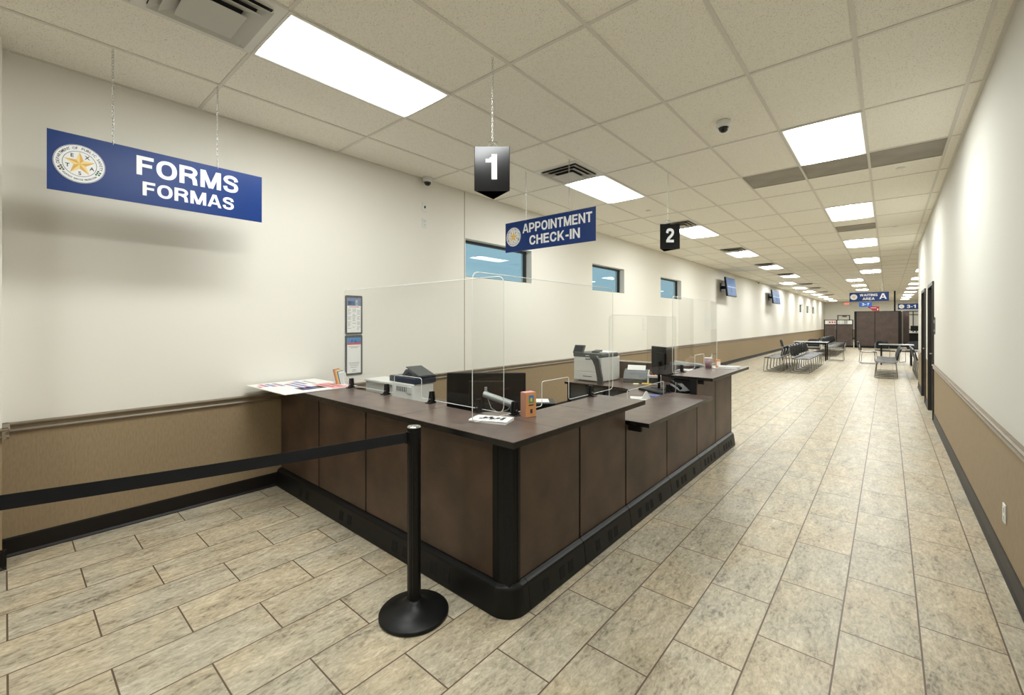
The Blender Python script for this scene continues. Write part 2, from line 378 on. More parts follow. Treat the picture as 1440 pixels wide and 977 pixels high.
def put_text(b, s, x0, x1, z0, z1, y, bold=0.03):
    """bold sans lettering, one flat run of strokes, fitted to the box x0..x1, z0..z1 on the plane y"""
    adv = 0; segs = []
    for ch in s:
        w_, st = GL[ch]; segs.append((adv, st)); adv += w_+0.09
    adv -= 0.09; sx = (x1-x0)/adv; sz = z1-z0; d = 0
    for off, st in segs:
        for pts, t in st:
            h = t/2; L_ = []; R_ = []; n = len(pts); closed = (Vector(pts[0])-Vector(pts[-1])).length < 1e-4
            for i, p in enumerate(pts):
                p = Vector(p)
                a = Vector(pts[i-1]) if i > 0 else (Vector(pts[-2]) if closed else p); c = Vector(pts[i+1]) if i < n-1 else (Vector(pts[1]) if closed else p)
                u = (p-a).normalized() if (p-a).length > 1e-6 else (c-p).normalized(); v = (c-p).normalized() if (c-p).length > 1e-6 else u
                nu = Vector((-u.y, u.x)); nv = Vector((-v.y, v.x)); m_ = (nu+nv).normalized(); k = h/max(0.5, m_.dot(nu))
                L_.append(p+m_*k); R_.append(p-m_*k)
            d += 1; yy = y-0.00004*(d % 7)
            P = lambda q: (x0+(off+q.x)*sx, yy, z0+min(1.0, max(0.0, q.y))*sz)
            for i in range(n-1):
                b.quad(P(L_[i]), P(L_[i+1]), P(R_[i+1]), P(R_[i]))
def rounded(w, h, r, n=5, x0=0, y0=0):
    pts = []
    for cx, cy, a0 in ((w-r, r, -PI/2), (w-r, h-r, 0), (r, h-r, PI/2), (r, r, PI)):
        for k in range(n+1):
            a = a0+PI/2*k/n; pts.append((x0+cx+r*math.cos(a), y0+cy+r*math.sin(a)))
    return pts

# ------------------------------------------------------------------ room shell
b = B(); b.quad((-1, -5, 0), (14, -5, 0), (14, YE+1, 0), (-1, YE+1, 0)); struct('floor', b, 'floor')
b = B(); b.quad((-1, -5, H), (-1, YE+1, H), (14, YE+1, H), (14, -5, H)); struct('ceiling', b, 'ceil')
ZR0, ZR1 = 0.815, 0.885            # chair rail
WIN = [(4.13, 5.60), (7.53, 8.90), (10.93, 12.40), (34.0, 35.5), (37.3, 38.8), (40.5, 42.0)]
WZ0, WZ1 = 2.175, 2.70
def wall_boxes(b, x0, x1, y0, y1, holes):
    cuts = [y0]
    for a, c in holes: cuts += [a, c]
    cuts.append(y1)
    b.mi = 1; b.box(x0, x1, y0, y1, 0, 0.85)
    b.mi = 0
    for k in range(0, len(cuts), 2): b.box(x0, x1, cuts[k], cuts[k+1], 0.85, H)
    for a, c in holes:
        b.box(x0, x1, a, c, 0.85, WZ0); b.box(x0, x1, a, c, WZ1, H)
b = B(); wall_boxes(b, -0.22, 0, -5, YE, WIN)
struct('wall_left', b, ['wall', 'vinyl'])
b = B(); b.mi = 1; b.box(0, 0.205, -1.2, -0.012, 0, 0.85); b.mi = 0; b.box(0, 0.205, -1.2, -0.012, 0.85, H); struct('wall_left_corner', b, ['wall', 'vinyl'])
# right wall with two door openings
DOORS = [(9.55, 10.60), (11.50, 12.55)]; DZ = 2.16
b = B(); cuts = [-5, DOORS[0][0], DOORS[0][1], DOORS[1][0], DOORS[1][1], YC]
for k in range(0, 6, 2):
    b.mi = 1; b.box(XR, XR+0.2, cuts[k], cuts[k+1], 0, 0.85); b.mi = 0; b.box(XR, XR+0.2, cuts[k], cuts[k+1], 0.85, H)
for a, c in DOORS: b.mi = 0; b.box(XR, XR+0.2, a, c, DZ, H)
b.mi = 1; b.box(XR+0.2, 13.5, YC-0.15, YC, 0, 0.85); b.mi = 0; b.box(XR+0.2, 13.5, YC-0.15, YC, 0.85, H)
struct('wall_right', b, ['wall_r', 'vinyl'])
b = B(); b.mi = 1; b.box(13.3, 13.5, YC, YE, 0, 0.85); b.mi = 0; b.box(13.3, 13.5, YC, YE, 0.85, H); struct('wall_far_right', b, ['wall', 'vinyl'])
b = B(); b.mi = 1; b.box(-0.2, 14, YE, YE+0.2, 0, 0.85); b.mi = 0; b.box(-0.2, 14, YE, YE+0.2, 0.85, H); struct('wall_end', b, ['wall', 'vinyl'])
b = B(); b.mi = 1; b.box(-0.2, XR+0.2, -5.2, -5, 0, 0.85); b.mi = 0; b.box(-0.2, XR+0.2, -5.2, -5, 0.85, H); struct('wall_back', b, ['wall', 'vinyl'])
# chair rails: a moulded profile swept along
def rail(b, p0, p1, n):            # n = outward normal
    p0 = Vector(p0); p1 = Vector(p1); n = Vector(n)
    prof = [(0, ZR0), (0.012, ZR0), (0.022, ZR0+0.014), (0.014, ZR0+0.026), (0.016, ZR0+0.044), (0.030, ZR0+0.052), (0.034, ZR0+0.062), (0.026, ZR1), (0, ZR1)]
    b.poly([p0+n*d+Vector((0, 0, z)) for d, z in prof], p1-p0)
b = B(); rail(b, (0, -0.012, 0), (0, YE, 0), (1, 0, 0)); rail(b, (0.205, -1.2, 0), (0.205, 0.018, 0), (1, 0, 0)); rail(b, (0, -0.012, 0), (0.235, -0.012, 0), (0, 1, 0)); struct('trim_1', b, 'rail')
b = B(); rail(b, (XR, -5, 0), (XR, DOORS[0][0]-0.07, 0), (-1, 0, 0)); rail(b, (XR, DOORS[1][1]+0.07, 0), (XR, YC, 0), (-1, 0, 0)); struct('trim_2', b, 'rail')
b = B(); rail(b, (0, YE, 0), (13, YE, 0), (0, -1, 0)); struct('trim_3', b, 'rail')
b = B()
def cove(b, p0, p1, n, h=0.125):
    p0 = Vector(p0); p1 = Vector(p1); n = Vector(n)
    prof = [(0, 0), (0.020, 0), (0.020, 0.006), (0.010, 0.020), (0.007, h-0.01), (0.004, h), (0, h)]
    b.poly([p0+n*d+Vector((0, 0, z)) for d, z in prof], p1-p0)
cove(b, (0, -0.012, 0), (0, YE, 0), (1, 0, 0)); cove(b, (0.205, -1.2, 0), (0.205, 0.006, 0), (1, 0, 0)); cove(b, (0, -0.012, 0), (0.222, -0.012, 0), (0, 1, 0))
struct('baseboard_left', b, 'base')
b = B(); cove(b, (XR, -5, 0), (XR, DOORS[0][0]-0.06, 0), (-1, 0, 0)); cove(b, (XR, DOORS[0][1]+0.06, 0), (XR, DOORS[1][0]-0.06, 0), (-1, 0, 0)); cove(b, (XR, DOORS[1][1]+0.06, 0), (XR, YC, 0), (-1, 0, 0)); struct('baseboard_right', b, 'base')
b = B(); cove(b, (0, YE, 0), (13, YE, 0), (0, -1, 0)); struct('baseboard_end', b, 'base')
# thin expansion joint in the left wall at the first window
b = B(); b.box(-0.001, 0.0025, 4.108, 4.116, ZR1, H); struct('trim_4', b, 'rail')
# windows
for k, (a, c) in enumerate(WIN):
    b = B(); x = -0.13; t = 0.035
    b.box(x-0.03, x+0.02, a, a+t, WZ0, WZ1); b.box(x-0.03, x+0.02, c-t, c, WZ0, WZ1)
    b.box(x-0.03, x+0.02, a+t, c-t, WZ0, WZ0+0.02); b.box(x-0.03, x+0.02, a+t, c-t, WZ1-t, WZ1)
    f = struct('window_%d' % (k+1), b, 'alu')
    b = B(); b.quad((x, a+t, WZ0+0.02), (x, c-t, WZ0+0.02), (x, c-t, WZ1-t), (x, a+t, WZ1-t)); g = obj('window_pane', b, 'glass', f)
# ceiling grid
GX0 = 3.022; GY0 = 3.504
def gx(i): return GX0+0.61*i
def gy(j): return GY0+1.22*j
b = B()
for i in range(-4, 17):
    x = gx(i)
    if x < XR-0.03: b.box(x-0.012, x+0.012, -5, YE, H-0.006, H)
    elif x < 13.3: b.box(x-0.012, x+0.012, YC, YE, H-0.006, H)
for j in range(-6, 38):
    y = gy(j)
    if y > YE: break
    b.box(0, XR if y < YC else 13.3, y-0.012, y+0.012, H-0.0055, H)
b.box(0, 0.022, 0.02, YE, H-0.005, H); b.box(XR-0.022, XR, -5, YC, H-0.005, H)
struct('trim_5', b, 'tbar')

# doors in the right wall
for k, (a, c) in enumerate(DOORS):
    b = B(); e = 0.055
    b.box(XR-0.02, XR+0.14, a-0.03, a+e-0.03, 0, DZ+0.03); b.box(XR-0.02, XR+0.14, c-e+0.03, c+0.03, 0, DZ+0.03); b.box(XR-0.02, XR+0.14, a+e-0.03, c-e+0.03, DZ-0.025, DZ+0.03)
    f = struct('door_%d' % (k+1), b, 'doorframe')
    b = B(); b.box(XR+0.06, XR+0.105, a+e-0.03, c-e+0.03, 0.005, DZ-0.025); obj('door_leaf', b, 'door', f)
    b = B(); yl = c-0.13
    b.cyl((XR+0.06, yl, 1.0), (XR+0.005, yl, 1.0), 0.011); b.cyl((XR+0.061, yl, 1.0), (XR+0.052, yl, 1.0), 0.03); b.cyl((XR+0.008, yl+0.01, 1.0), (XR+0.008, yl-0.11, 1.0), 0.010)
    obj('door_handle', b, 'chrome', f)
# far door in the end wall
b = B(); b.box(0.95, 1.02, YE-0.05, YE, 0, 2.15); b.box(1.78, 1.85, YE-0.05, YE, 0, 2.15); b.box(1.02, 1.78, YE-0.05, YE, 2.09, 2.15)
f = struct('door_3', b, 'doorframe'); b = B(); b.box(1.02, 1.78, YE-0.03, YE-0.005, 0.01, 2.09); obj('door_leaf', b, 'wall', f)
b = B(); b.box(1.30, 1.62, YE-0.10, YE-0.03, 1.99, 2.07); obj('door_closer', b, 'black', f)
b = B(); x0, x1, z1 = 5.35, 7.6, 2.45
for x in (x0, 5.95, 6.55, 7.2): b.box(x, x+0.06, YE-0.06, YE, 0, z1)
for z in (0.0, 0.9, 2.1, z1-0.06): b.box(x0, 7.26, YE-0.055, YE, z, z+0.06)
f = struct('window_7', b, 'alu'); b = B(); b.box(x0+0.03, 7.2, YE-0.03, YE-0.02, 0.05, z1-0.03); obj('window_pane', b, 'daylight', f)

# ------------------------------------------------------------------ ceiling lights, vents, grilles
def make_light(label, x0, y0):
    t = thing('ceiling_light', label, 'ceiling light', (x0+0.305, y0+0.61, H), 0, 'recessed ceiling lights')
    b = B()
    for s in (-1, 1):
        b.box(s*0.305-0.018*(s > 0), s*0.305+0.018*(s < 0), -0.61, 0.61, -0.012, 0)
        b.box(-0.287, 0.287, s*0.61-0.018*(s > 0), s*0.61+0.018*(s < 0), -0.012, 0)
    obj('frame', b, 'white_metal', t)
    b = B(); b.quad((-0.287, -0.592, -0.008), (-0.287, 0.592, -0.008), (0.287, 0.592, -0.008), (0.287, -0.592, -0.008)); obj('diffuser', b, 'lens', t)
    return t
ordn = ['nearest', 'second', 'third', 'fourth', 'fifth', 'sixth', 'seventh', 'eighth', 'ninth', 'tenth', 'eleventh', 'twelfth', 'thirteenth', 'fourteenth']
Lproto = None
def add_light(x0, y0, label):
    global Lproto
    if Lproto is None: Lproto = make_light(label, x0, y0); return
    dup(Lproto, (x0+0.305, y0+0.61, H), 0, label)
for k, j in enumerate((-2, 1, 4, 7, 10, 13)):
    add_light(gx(-3), gy(j), ['large recessed ceiling light nearest the camera, left of the number 1 sign', 'recessed ceiling light above and right of the appointment sign, second in left line', 'recessed ceiling light just behind the number 2 sign'][k] if k < 3 else 'recessed ceiling light with vent beside it, %s in the left line from the camera' % ordn[k])
for k, y in enumerate((23.1, 26.7, 30.4, 34.0, 37.7, 41.3, 45.0)):
    add_light(gx(-4), y, 'recessed ceiling light close to the left wall, %s in the far line' % ordn[k])
for k, j in enumerate((1, 4, 7, 10, 13)):
    add_light(gx(1), gy(j), ['bright recessed ceiling light beside the row of three return grilles', 'recessed ceiling light just before the single grey grille', 'recessed ceiling light just beyond the single grey grille'][k] if k < 3 else 'recessed ceiling light, %s in the right line from the camera' % ordn[k])
for k, y in enumerate((23.1, 26.7, 30.4, 34.0, 37.7, 41.3)):
    add_light(gx(0), y, 'recessed ceiling light above the waiting area sign, %s of the far right line' % ordn[k])
for k, y in enumerate((16.0, 20.0, 23.8, 27.2, 30.6, 34.6, 38.2, 41.9, 45.5)):  # the nearest three are hidden, added only to light the right wing
    add_light(gx(4)-0.35, y, 'recessed ceiling light beyond the end of the right wall, %s of its line' % ordn[k])

add_light(gx(0), gy(-2)-0.61, 'unseen ceiling light added behind the camera to brighten the foreground')  # added fill lamp, set off the fixture line to brighten the near floor
add_light(gx(-3), gy(-5), 'unseen fill ceiling light added far behind the camera at the left')  # added fill lamp for the near end of the room, no fixture seen there

def make_vent(label, x0, y0, hgt=0.61):
    t = thing('ceiling_vent', label, 'air vent', (x0+0.305, y0+hgt/2, H), 0, 'supply air vents beside the lights')
    b = B(); a = 0.305; c = hgt/2
    for (q0, q1) in ((1.0, 0.80),):
        for s in (-1, 1):
            b.box(s*a*0.80, s*a, -c, c, -0.008, 0); b.box(-a*0.8, a*0.8, s*c*0.80, s*c, -0.008, 0)
    obj('frame', b, 'white_metal', t)
    b = B(); b.box(-a*0.8, a*0.8, -c*0.8, c*0.8, -0.004, 0); obj('duct_shade_plate', b, 'dark_void', t)
    for k, (o, i, zo, zi) in enumerate(((0.80, 0.60, -0.030, -0.010), (0.66, 0.42, -0.046, -0.022))):
        b = B()
        P = lambda q, z: [(-a*q, -c*q, z), (a*q, -c*q, z), (a*q, c*q, z), (-a*q, c*q, z)]
        o_ = P(o, zo); i_ = P(i, zi); o2 = P(o, zo+0.003); i2 = P(i, zi+0.003)
        for m in range(4):
            n = (m+1) % 4
            b.quad(o_[m], o_[n], i_[n], i_[m]); b.quad(o2[m], o2[n], i2[n], i2[m]); b.quad(o_[m], o_[n], o2[n], o2[m]); b.quad(i_[m], i_[n], i2[n], i2[m])
        obj('louver', b, 'grey_metal', t)
    b = B(); b.box(-a*0.46, a*0.46, -c*0.46, c*0.46, -0.060, -0.056); obj('centre_plate', b, 'grey_metal', t)
    return t
V = make_vent('large square air vent at the top left corner beside the nearest light', gx(-3), gy(-2)-0.61)
for k, j in enumerate((1, 4, 7, 10, 13)):
    dup(V, (gx(-3)+0.305, gy(j)-0.305, H), 0, ['square air vent above the appointment sign', 'square air vent behind the number 2 sign'][k] if k < 2 else 'square air vent touching the %s light of the left line' % ordn[k+1])
for k, y in enumerate((24.5, 27.7, 31.5, 35.2)):
    dup(V, (gx(-3)+0.305, y, H), 0, 'square air vent right of the far wall-side lights, %s of four' % ordn[k])

def make_grille(label, x0, y0):
    t = thing('return_grille', label, 'air grille', (x0+0.305, y0+0.305, H), 0, 'grey return air grilles')
    b = B()
    for s in (-1, 1):
        b.box(s*0.293-0.016*(s > 0), s*0.293+0.016*(s < 0), -0.293, 0.293, -0.010, -0.001); b.box(-0.277, 0.277, s*0.293-0.016*(s > 0), s*0.293+0.016*(s < 0), -0.010, -0.001)
    obj('frame', b, 'grille', t)
    b = B(); b.box(-0.277, 0.277, -0.277, 0.277, -0.006, -0.001); obj('perforated_panel', b, 'grille', t)
    return t
G = make_grille('left of the three grey return grilles in a row', gx(0), gy(2))
dup(G, (gx(1)+0.305, gy(2)+0.305, H), 0, 'middle of the three grey return grilles, touching the bright light')
dup(G, (gx(2)+0.305, gy(2)+0.305, H), 0, 'right of the three grey return grilles, nearest the right wall')
dup(G, (gx(1)+0.305, gy(5.5)+0.305, H), 0, 'single grey return grille between two lights')

# ceiling dots: concealed sprinkler covers
def make_sprinkler(label, x, y):
    b = B(); b.lathe([(0, -0.010), (0.040, -0.010), (0.043, -0.004), (0.043, 0)], 24)
    return tag(obj('sprinkler_cover', b, 'white_metal', None, (x, y, H)), label, 'sprinkler cover', 'sprinkler covers in the ceiling')
s0 = make_sprinkler('small round sprinkler cover just beyond the right-hand return grille', 4.51, 6.78)
for x, y, l in ((1.48, 6.75, 'small round sprinkler cover left of the number 2 sign'), (4.50, 10.9, 'small round sprinkler cover near the right wall beyond the single grille'), (1.5, 11.0, 'small round sprinkler cover between the third and fourth left lights'), (3.0, 11.4, 'small round sprinkler cover in the middle of the ceiling, far'), (3.0, 14.9, 'farthest small round sprinkler cover in the middle of the ceiling')):
    c = s0.copy(); C.objects.link(c); c.location = (x, y, H); c['label'] = l

# dome cameras
def dome_cam(label, loc, down=True):
    t = thing('dome_camera', label, 'security camera', loc)
    b = B(); b.lathe([(0, 0), (0.058, 0), (0.062, -0.01), (0.062, -0.040), (0.052, -0.058), (0.044, -0.060), (0, -0.060)], 32); obj('housing', b, 'white', t)
    b = B(); b.lathe([(0.043, -0.058), (0.041, -0.072), (0.033, -0.088), (0.018, -0.099), (0, -0.102)], 28); obj('smoked_dome', b, 'dome', t)
    return t
dome_cam('white dome security camera in the middle of the ceiling', (3.29, 4.18, H))
dc = dome_cam('white dome security camera at the top of the left wall', (0.075, 3.42, H-0.0))
dup(dc, (0.08, 21.7, H), 0, 'small far dome security camera at the top of the left wall past the first television')

# ------------------------------------------------------------------ hanging signs
def chain_mesh(z0, z1, x, y=0.0, x1=None, link=0.026):
    b = B(); p0 = Vector((x, y, z0)); p1 = Vector((x if x1 is None else x1, y, z1)); d = p1-p0; n = max(2, int(d.length/(link*0.72)))
    q = d.to_track_quat('X', 'Z').to_matrix()
    for k in range(n):
        c = p0+d*((k+0.5)/n); tw = Matrix.Rotation(PI/2*(k % 2)+0.4, 3, 'X'); pts = []
        for m in range(8):
            a = 2*PI*m/8; pts.append(c + q @ (tw @ Vector((link*0.5*math.cos(a), link*0.24*math.sin(a), 0))))
        b.tube(pts, 0.0016, 4, True)
    return b
def seal(parent, cx, cz, R, y, detail=True):
    b = B(); b.cyl((cx, y, cz), (cx, y-0.0015, cz), R, seg=48); d = obj('seal_disc', b, 'letter', parent)
    b = B(); y2 = y-0.0018
    for r, wd in ((R*0.985, R*0.018), (R*0.665, R*0.02)):
        n = 48
        for k in range(n):
            a0 = 2*PI*k/n; a1 = 2*PI*(k+1)/n
            P = lambda r_, a: (cx+r_*math.cos(a), y2, cz+r_*math.sin(a))
            b.quad(P(r, a0), P(r, a1), P(r-wd, a1), P(r-wd, a0))
    def ring_text(s, r, a_start, a_end, hh, flip=False):
        n = len(s)
        for k, ch in enumerate(s):
            if ch == ' ': continue
            a = a_start+(a_end-a_start)*k/(n-1)
            me = text_mesh(ch, None, hh, 0.01, 0.0004)
            ww = max(v.co.x for v in me.vertices)
            if ch == 'I' : ww = max(ww, 0.001)
            T = Matrix.Translation((cx+r*math.cos(a), y2, cz+r*math.sin(a))) @ Matrix.Rotation(PI/2, 4, 'X') @ Matrix.Rotation((a+PI/2) if flip else (a-PI/2), 4, 'Z') @ Matrix.Translation((-ww/2, -hh/2, 0))
            b.addmesh(me, T)
    if detail:
        ring_text('DEPARTMENT OF PUBLIC SAFETY', R*0.825, math.radians(188), math.radians(-8), R*0.125)
        ring_text('COURTESY SERVICE PROTECTION', R*0.825, math.radians(-138), math.radians(-42), R*0.085, True)
    for k, ch in enumerate('TEXAS'):
        a = math.radians(198-72*k); me = text_mesh(ch, None, R*0.19, 0.02, 0.0004); ww = max(v.co.x for v in me.vertices)
        b.addmesh(me, face_front(cx+R*0.49*math.cos(a)-ww/2, y2, cz+R*0.49*math.sin(a)-R*0.095))
    obj('seal_lettering', b, 'ink', d)
    b = B(); y3 = y-0.0022
    for k in range(5):
        a = PI/2+2*PI*k/5; tip = (cx+R*0.63*math.cos(a), y3, cz+R*0.63*math.sin(a))
        for s, mi in ((1, 0), (-1, 1)):
            ai = a+s*PI/5; b.mi = mi
            b.quad((cx, y3, cz), tip, (cx+R*0.25*math.cos(ai), y3, cz+R*0.25*math.sin(ai)))
    obj('star', b, ['gold2', 'gold'], d)
    if detail:
        b = B()
        for a, mi in ((-25, 0), (-153, 1)):
            b.mi = mi
            for q in range(5):
                aa = math.radians(a+(q-2)*4); rr = R*(0.80+0.05*((q % 2)*2-1)); b.cyl((cx+rr*math.cos(aa), y2, cz+rr*math.sin(aa)), (cx+rr*math.cos(aa), y2-0.0004, cz+rr*math.sin(aa)), R*0.05, seg=6)
        obj('seal_leaves', b, ['leaf', 'olive'], d)
# FORMS sign, seen along the left wall
t = thing('hanging_sign', 'blue hanging sign with seal reading FORMS FORMAS near the left wall', 'sign', (0.55, 0.762, 2.355), PI/2)
b = B(); b.box(-0.597, 0.597, -0.004, 0.004, 0, 0.365); obj('sign_board', b, 'blue', t)
b = B(); put_text(b, 'FORMS', -0.182, 0.428, 0.193, 0.322, -0.005, 0.035); put_text(b, 'FORMAS', -0.150, 0.398, 0.058, 0.152, -0.005, 0.035); obj('lettering', b, 'letter', t)
seal(t, -0.455, 0.185, 0.118, -0.0045)
for x in (-0.30, 0.29): obj('chain', chain_mesh(0.355, H-2.355, x), 'chrome', t)
# APPOINTMENT CHECK-IN
t = thing('hanging_sign', 'blue hanging sign with seal reading APPOINTMENT CHECK-IN over the counter', 'sign', (1.45, 4.04, 2.40), 0)
b = B(); b.box(-0.63, 0.63, -0.004, 0.004, 0, 0.36); obj('sign_board', b, 'blue', t)
b = B(); put_text(b, 'APPOINTMENT', -0.355, 0.59, 0.205, 0.315, -0.005, 0.035); put_text(b, 'CHECK-IN', -0.255, 0.44, 0.055, 0.165, -0.005, 0.035); obj('lettering', b, 'letter', t)
seal(t, -0.50, 0.18, 0.115, -0.0045)
for x in (-0.31, 0.30): obj('chain', chain_mesh(0.35, H-2.40, x), 'chrome', t)
# triangular number signs
def number_sign(n, label, x, y):
    t = thing('number_sign', label, 'sign', (x, y, 2.415), YAW)
    s = 0.234; hh = 0.292; r = s/math.sqrt(3)
    P = [(-s/2, -r/2, 0), (s/2, -r/2, 0), (0, r, 0)]
    b = B()
    for k in range(3):
        p = Vector(P[k]); q = Vector(P[(k+1) % 3]); c = Vector((0, 0, 0)); nrm = ((p+q)/2).normalized()*(-0.003)
        b.poly([p, q, q+Vector((0, 0, hh)), p+Vector((0, 0, hh))], nrm)
    obj('sign_box', b, 'signblack', t)
    b = B(); b.poly([Vector(v)*0.96+Vector((0, 0, 0.0)) for v in P], (0, 0, 0.003)); obj('inner_shade_plate', b, 'void_black', t)
    b = B(); ww = 0.080 if n == '1' else 0.098; put_text(b, n, -ww/2-(0.006 if n == '1' else 0), ww/2-(0.006 if n == '1' else 0), 0.075, 0.242, -r/2-0.0006, 0.05); obj('number', b, 'letter', t)
    for k in range(3):
        v = Vector(P[k])*0.45
        b2 = B(); p0 = Vector((v.x, v.y, hh-0.005)); p1 = Vector((0, 0, hh+0.06)); b2 = B()
        d = p1-p0; q = d.to_track_quat('X', 'Z').to_matrix()
        for m in range(5):
            c = p0+d*((m+0.5)/5); tw = Matrix.Rotation(PI/2*(m % 2), 3, 'X')
            b2.tube([c+q @ (tw @ Vector((0.012*math.cos(2*PI*u/8), 0.005*math.sin(2*PI*u/8), 0))) for u in range(8)], 0.0014, 4, True)
        obj('chain', b2, 'chrome', t)
    obj('chain', chain_mesh(hh+0.055, H-2.415, 0), 'chrome', t)
    b = B(); b.tube([(0.035*math.cos(a), 0, hh+0.05+0.012*math.sin(a)) for a in [PI*0.1*q for q in range(9)]], 0.0012, 4); obj('wire_hook', b, 'charcoal', t)
number_sign('1', 'black three-sided hanging sign with a large white number 1, nearest the camera', 2.375, 2.15)
number_sign('2', 'small black three-sided hanging sign with a white number 2, farther down the hall', 2.40, 5.19)
# far signs
t = thing('hanging_sign', 'blue hanging sign with seal reading WAITING AREA A', 'sign', (3.82, 22.5, 2.37), 0)
b = B(); b.box(-0.61, 0.61, -0.004, 0.004, 0, 0.36); obj('sign_board', b, 'blue', t)
b = B(); put_text(b, 'WAITING', -0.28, 0.27, 0.20, 0.30, -0.006, 0.035); put_text(b, 'AREA', -0.19, 0.18, 0.05, 0.15, -0.006, 0.035); put_text(b, 'A', 0.33, 0.54, 0.08, 0.30, -0.006, 0.05); obj('lettering', b, 'letter', t)
seal(t, -0.47, 0.18, 0.115, -0.0045, False)
for x in (-0.4, 0.4): obj('chain', chain_mesh(0.35, H-2.37, x, link=0.04), 'chrome', t)
t = thing('hanging_sign', 'small bright blue sign reading 3-7 hanging under the waiting area sign', 'sign', (3.72, 22.5, 2.155), 0)
b = B(); b.box(-0.205, 0.205, -0.004, 0.004, 0, 0.18); obj('sign_board', b, 'blue2', t)
b = B(); put_text(b, '3-7', -0.12, 0.12, 0.045, 0.145, -0.006, 0.05); obj('lettering', b, 'letter', t)
for x in (-0.15, 0.15): obj('chain', chain_mesh(0.175, 0.215, x, link=0.02), 'chrome', t)
t = thing('hanging_sign', 'small red sign hanging just below and behind the 3-7 sign', 'sign', (3.90, 26.0, 2.04), 0)
b = B(); b.poly([(-0.20, 0, 0.17), (-0.02, 0, 0.02), (0.20, 0, 0.0), (0.20, 0, 0.22), (-0.20, 0, 0.22)], (0, 0.008, 0)); obj('sign_board', b, 'red', t)
b = B(); b.box(-0.1, 0.1, -0.003, 0, 0.14, 0.16); b.box(0.13, 0.165, -0.003, 0, 0.04, 0.12); obj('printed_marks', b, 'letter', t)
for x in (-0.17, 0.17): obj('chain', chain_mesh(0.21, H-2.04, x, link=0.04), 'chrome', t)
t = thing('hanging_sign', 'blue hanging sign with seal reading 3-1, cut off by the right wall corner', 'sign', (5.40, 30.0, 2.19), 0)
b = B(); b.box(-0.61, 0.61, -0.004, 0.004, 0, 0.29); obj('sign_board', b, 'blue', t)
b = B(); put_text(b, '3-1', -0.27, 0.07, 0.065, 0.225, -0.006, 0.05); obj('lettering', b, 'letter', t)
seal(t, -0.47, 0.145, 0.105, -0.0045, False)
for x in (-0.4, 0.4): obj('chain', chain_mesh(0.28, H-2.19, x, link=0.04), 'chrome', t)
t = thing('exit_sign', 'small glowing red EXIT sign high on the far end wall', 'exit sign', (1.62, YE-0.02, 3.06), 0)
b = B(); b.box(-0.2, 0.2, -0.03, 0, 0, 0.2); obj('housing', b, 'white', t)
b = B(); put_text(b, 'EXIT', -0.16, 0.16, 0.03, 0.17, -0.031, 0.05); obj('lettering', b, 'exitred', t)

# ------------------------------------------------------------------ wall fittings
def plate(name, label, cat, pos, nx, w=0.075, h=0.115, kind='outlet'):
    rz = PI/2 if nx > 0 else -PI/2
    t = thing(name, label, cat, pos, rz)
    b = B(); b.box(-w/2, w/2, -0.008, 0, -h/2, h/2, bevel=0.003); obj('cover_plate', b, 'white', t)
    b = B()
    if kind == 'outlet':
        for z in (-0.025, 0.025): b.box(-0.017, 0.017, -0.011, -0.008, z-0.016, z+0.016)
        obj('socket', b, 'offwhite', t)
    else:
        b.box(-0.010, 0.010, -0.013, -0.008, -0.014, 0.014); obj('button', b, 'black' if kind == 'sensor' else 'offwhite', t)
    return t
plate('wall_outlet', 'white wall outlet low on the right wall wainscot near the camera', 'outlet', (XR, 4.03, 0.367), -1)
plate('wall_outlet', 'white wall outlet on the left wainscot past the counter end', 'outlet', (0, 15.2, 0.45), 1)
plate('wall_sensor', 'white wall plate with a black button, high on left wall, upper of two', 'wall plate', (0, 3.43, 2.985), 1, 0.07, 0.115, 'sensor')
plate('wall_outlet', 'white wall plate high on the left wall, lower of two', 'wall plate', (0, 3.43, 2.785), 1, 0.07, 0.115)
t = thing('door_plaque', 'narrow black room sign on the right wall beside the nearer dark door', 'sign', (XR, 9.32, 1.49), -PI/2)
b = B(); b.box(-0.04, 0.04, -0.010, 0, -0.13, 0.13); obj('plaque_board', b, 'charcoal', t)
b = B(); b.box(-0.022, 0.022, -0.012, -0.010, 0.04, 0.09); b.box(-0.022, 0.022, -0.012, -0.010, -0.09, -0.06); obj('printed_marks', b, 'letter', t)

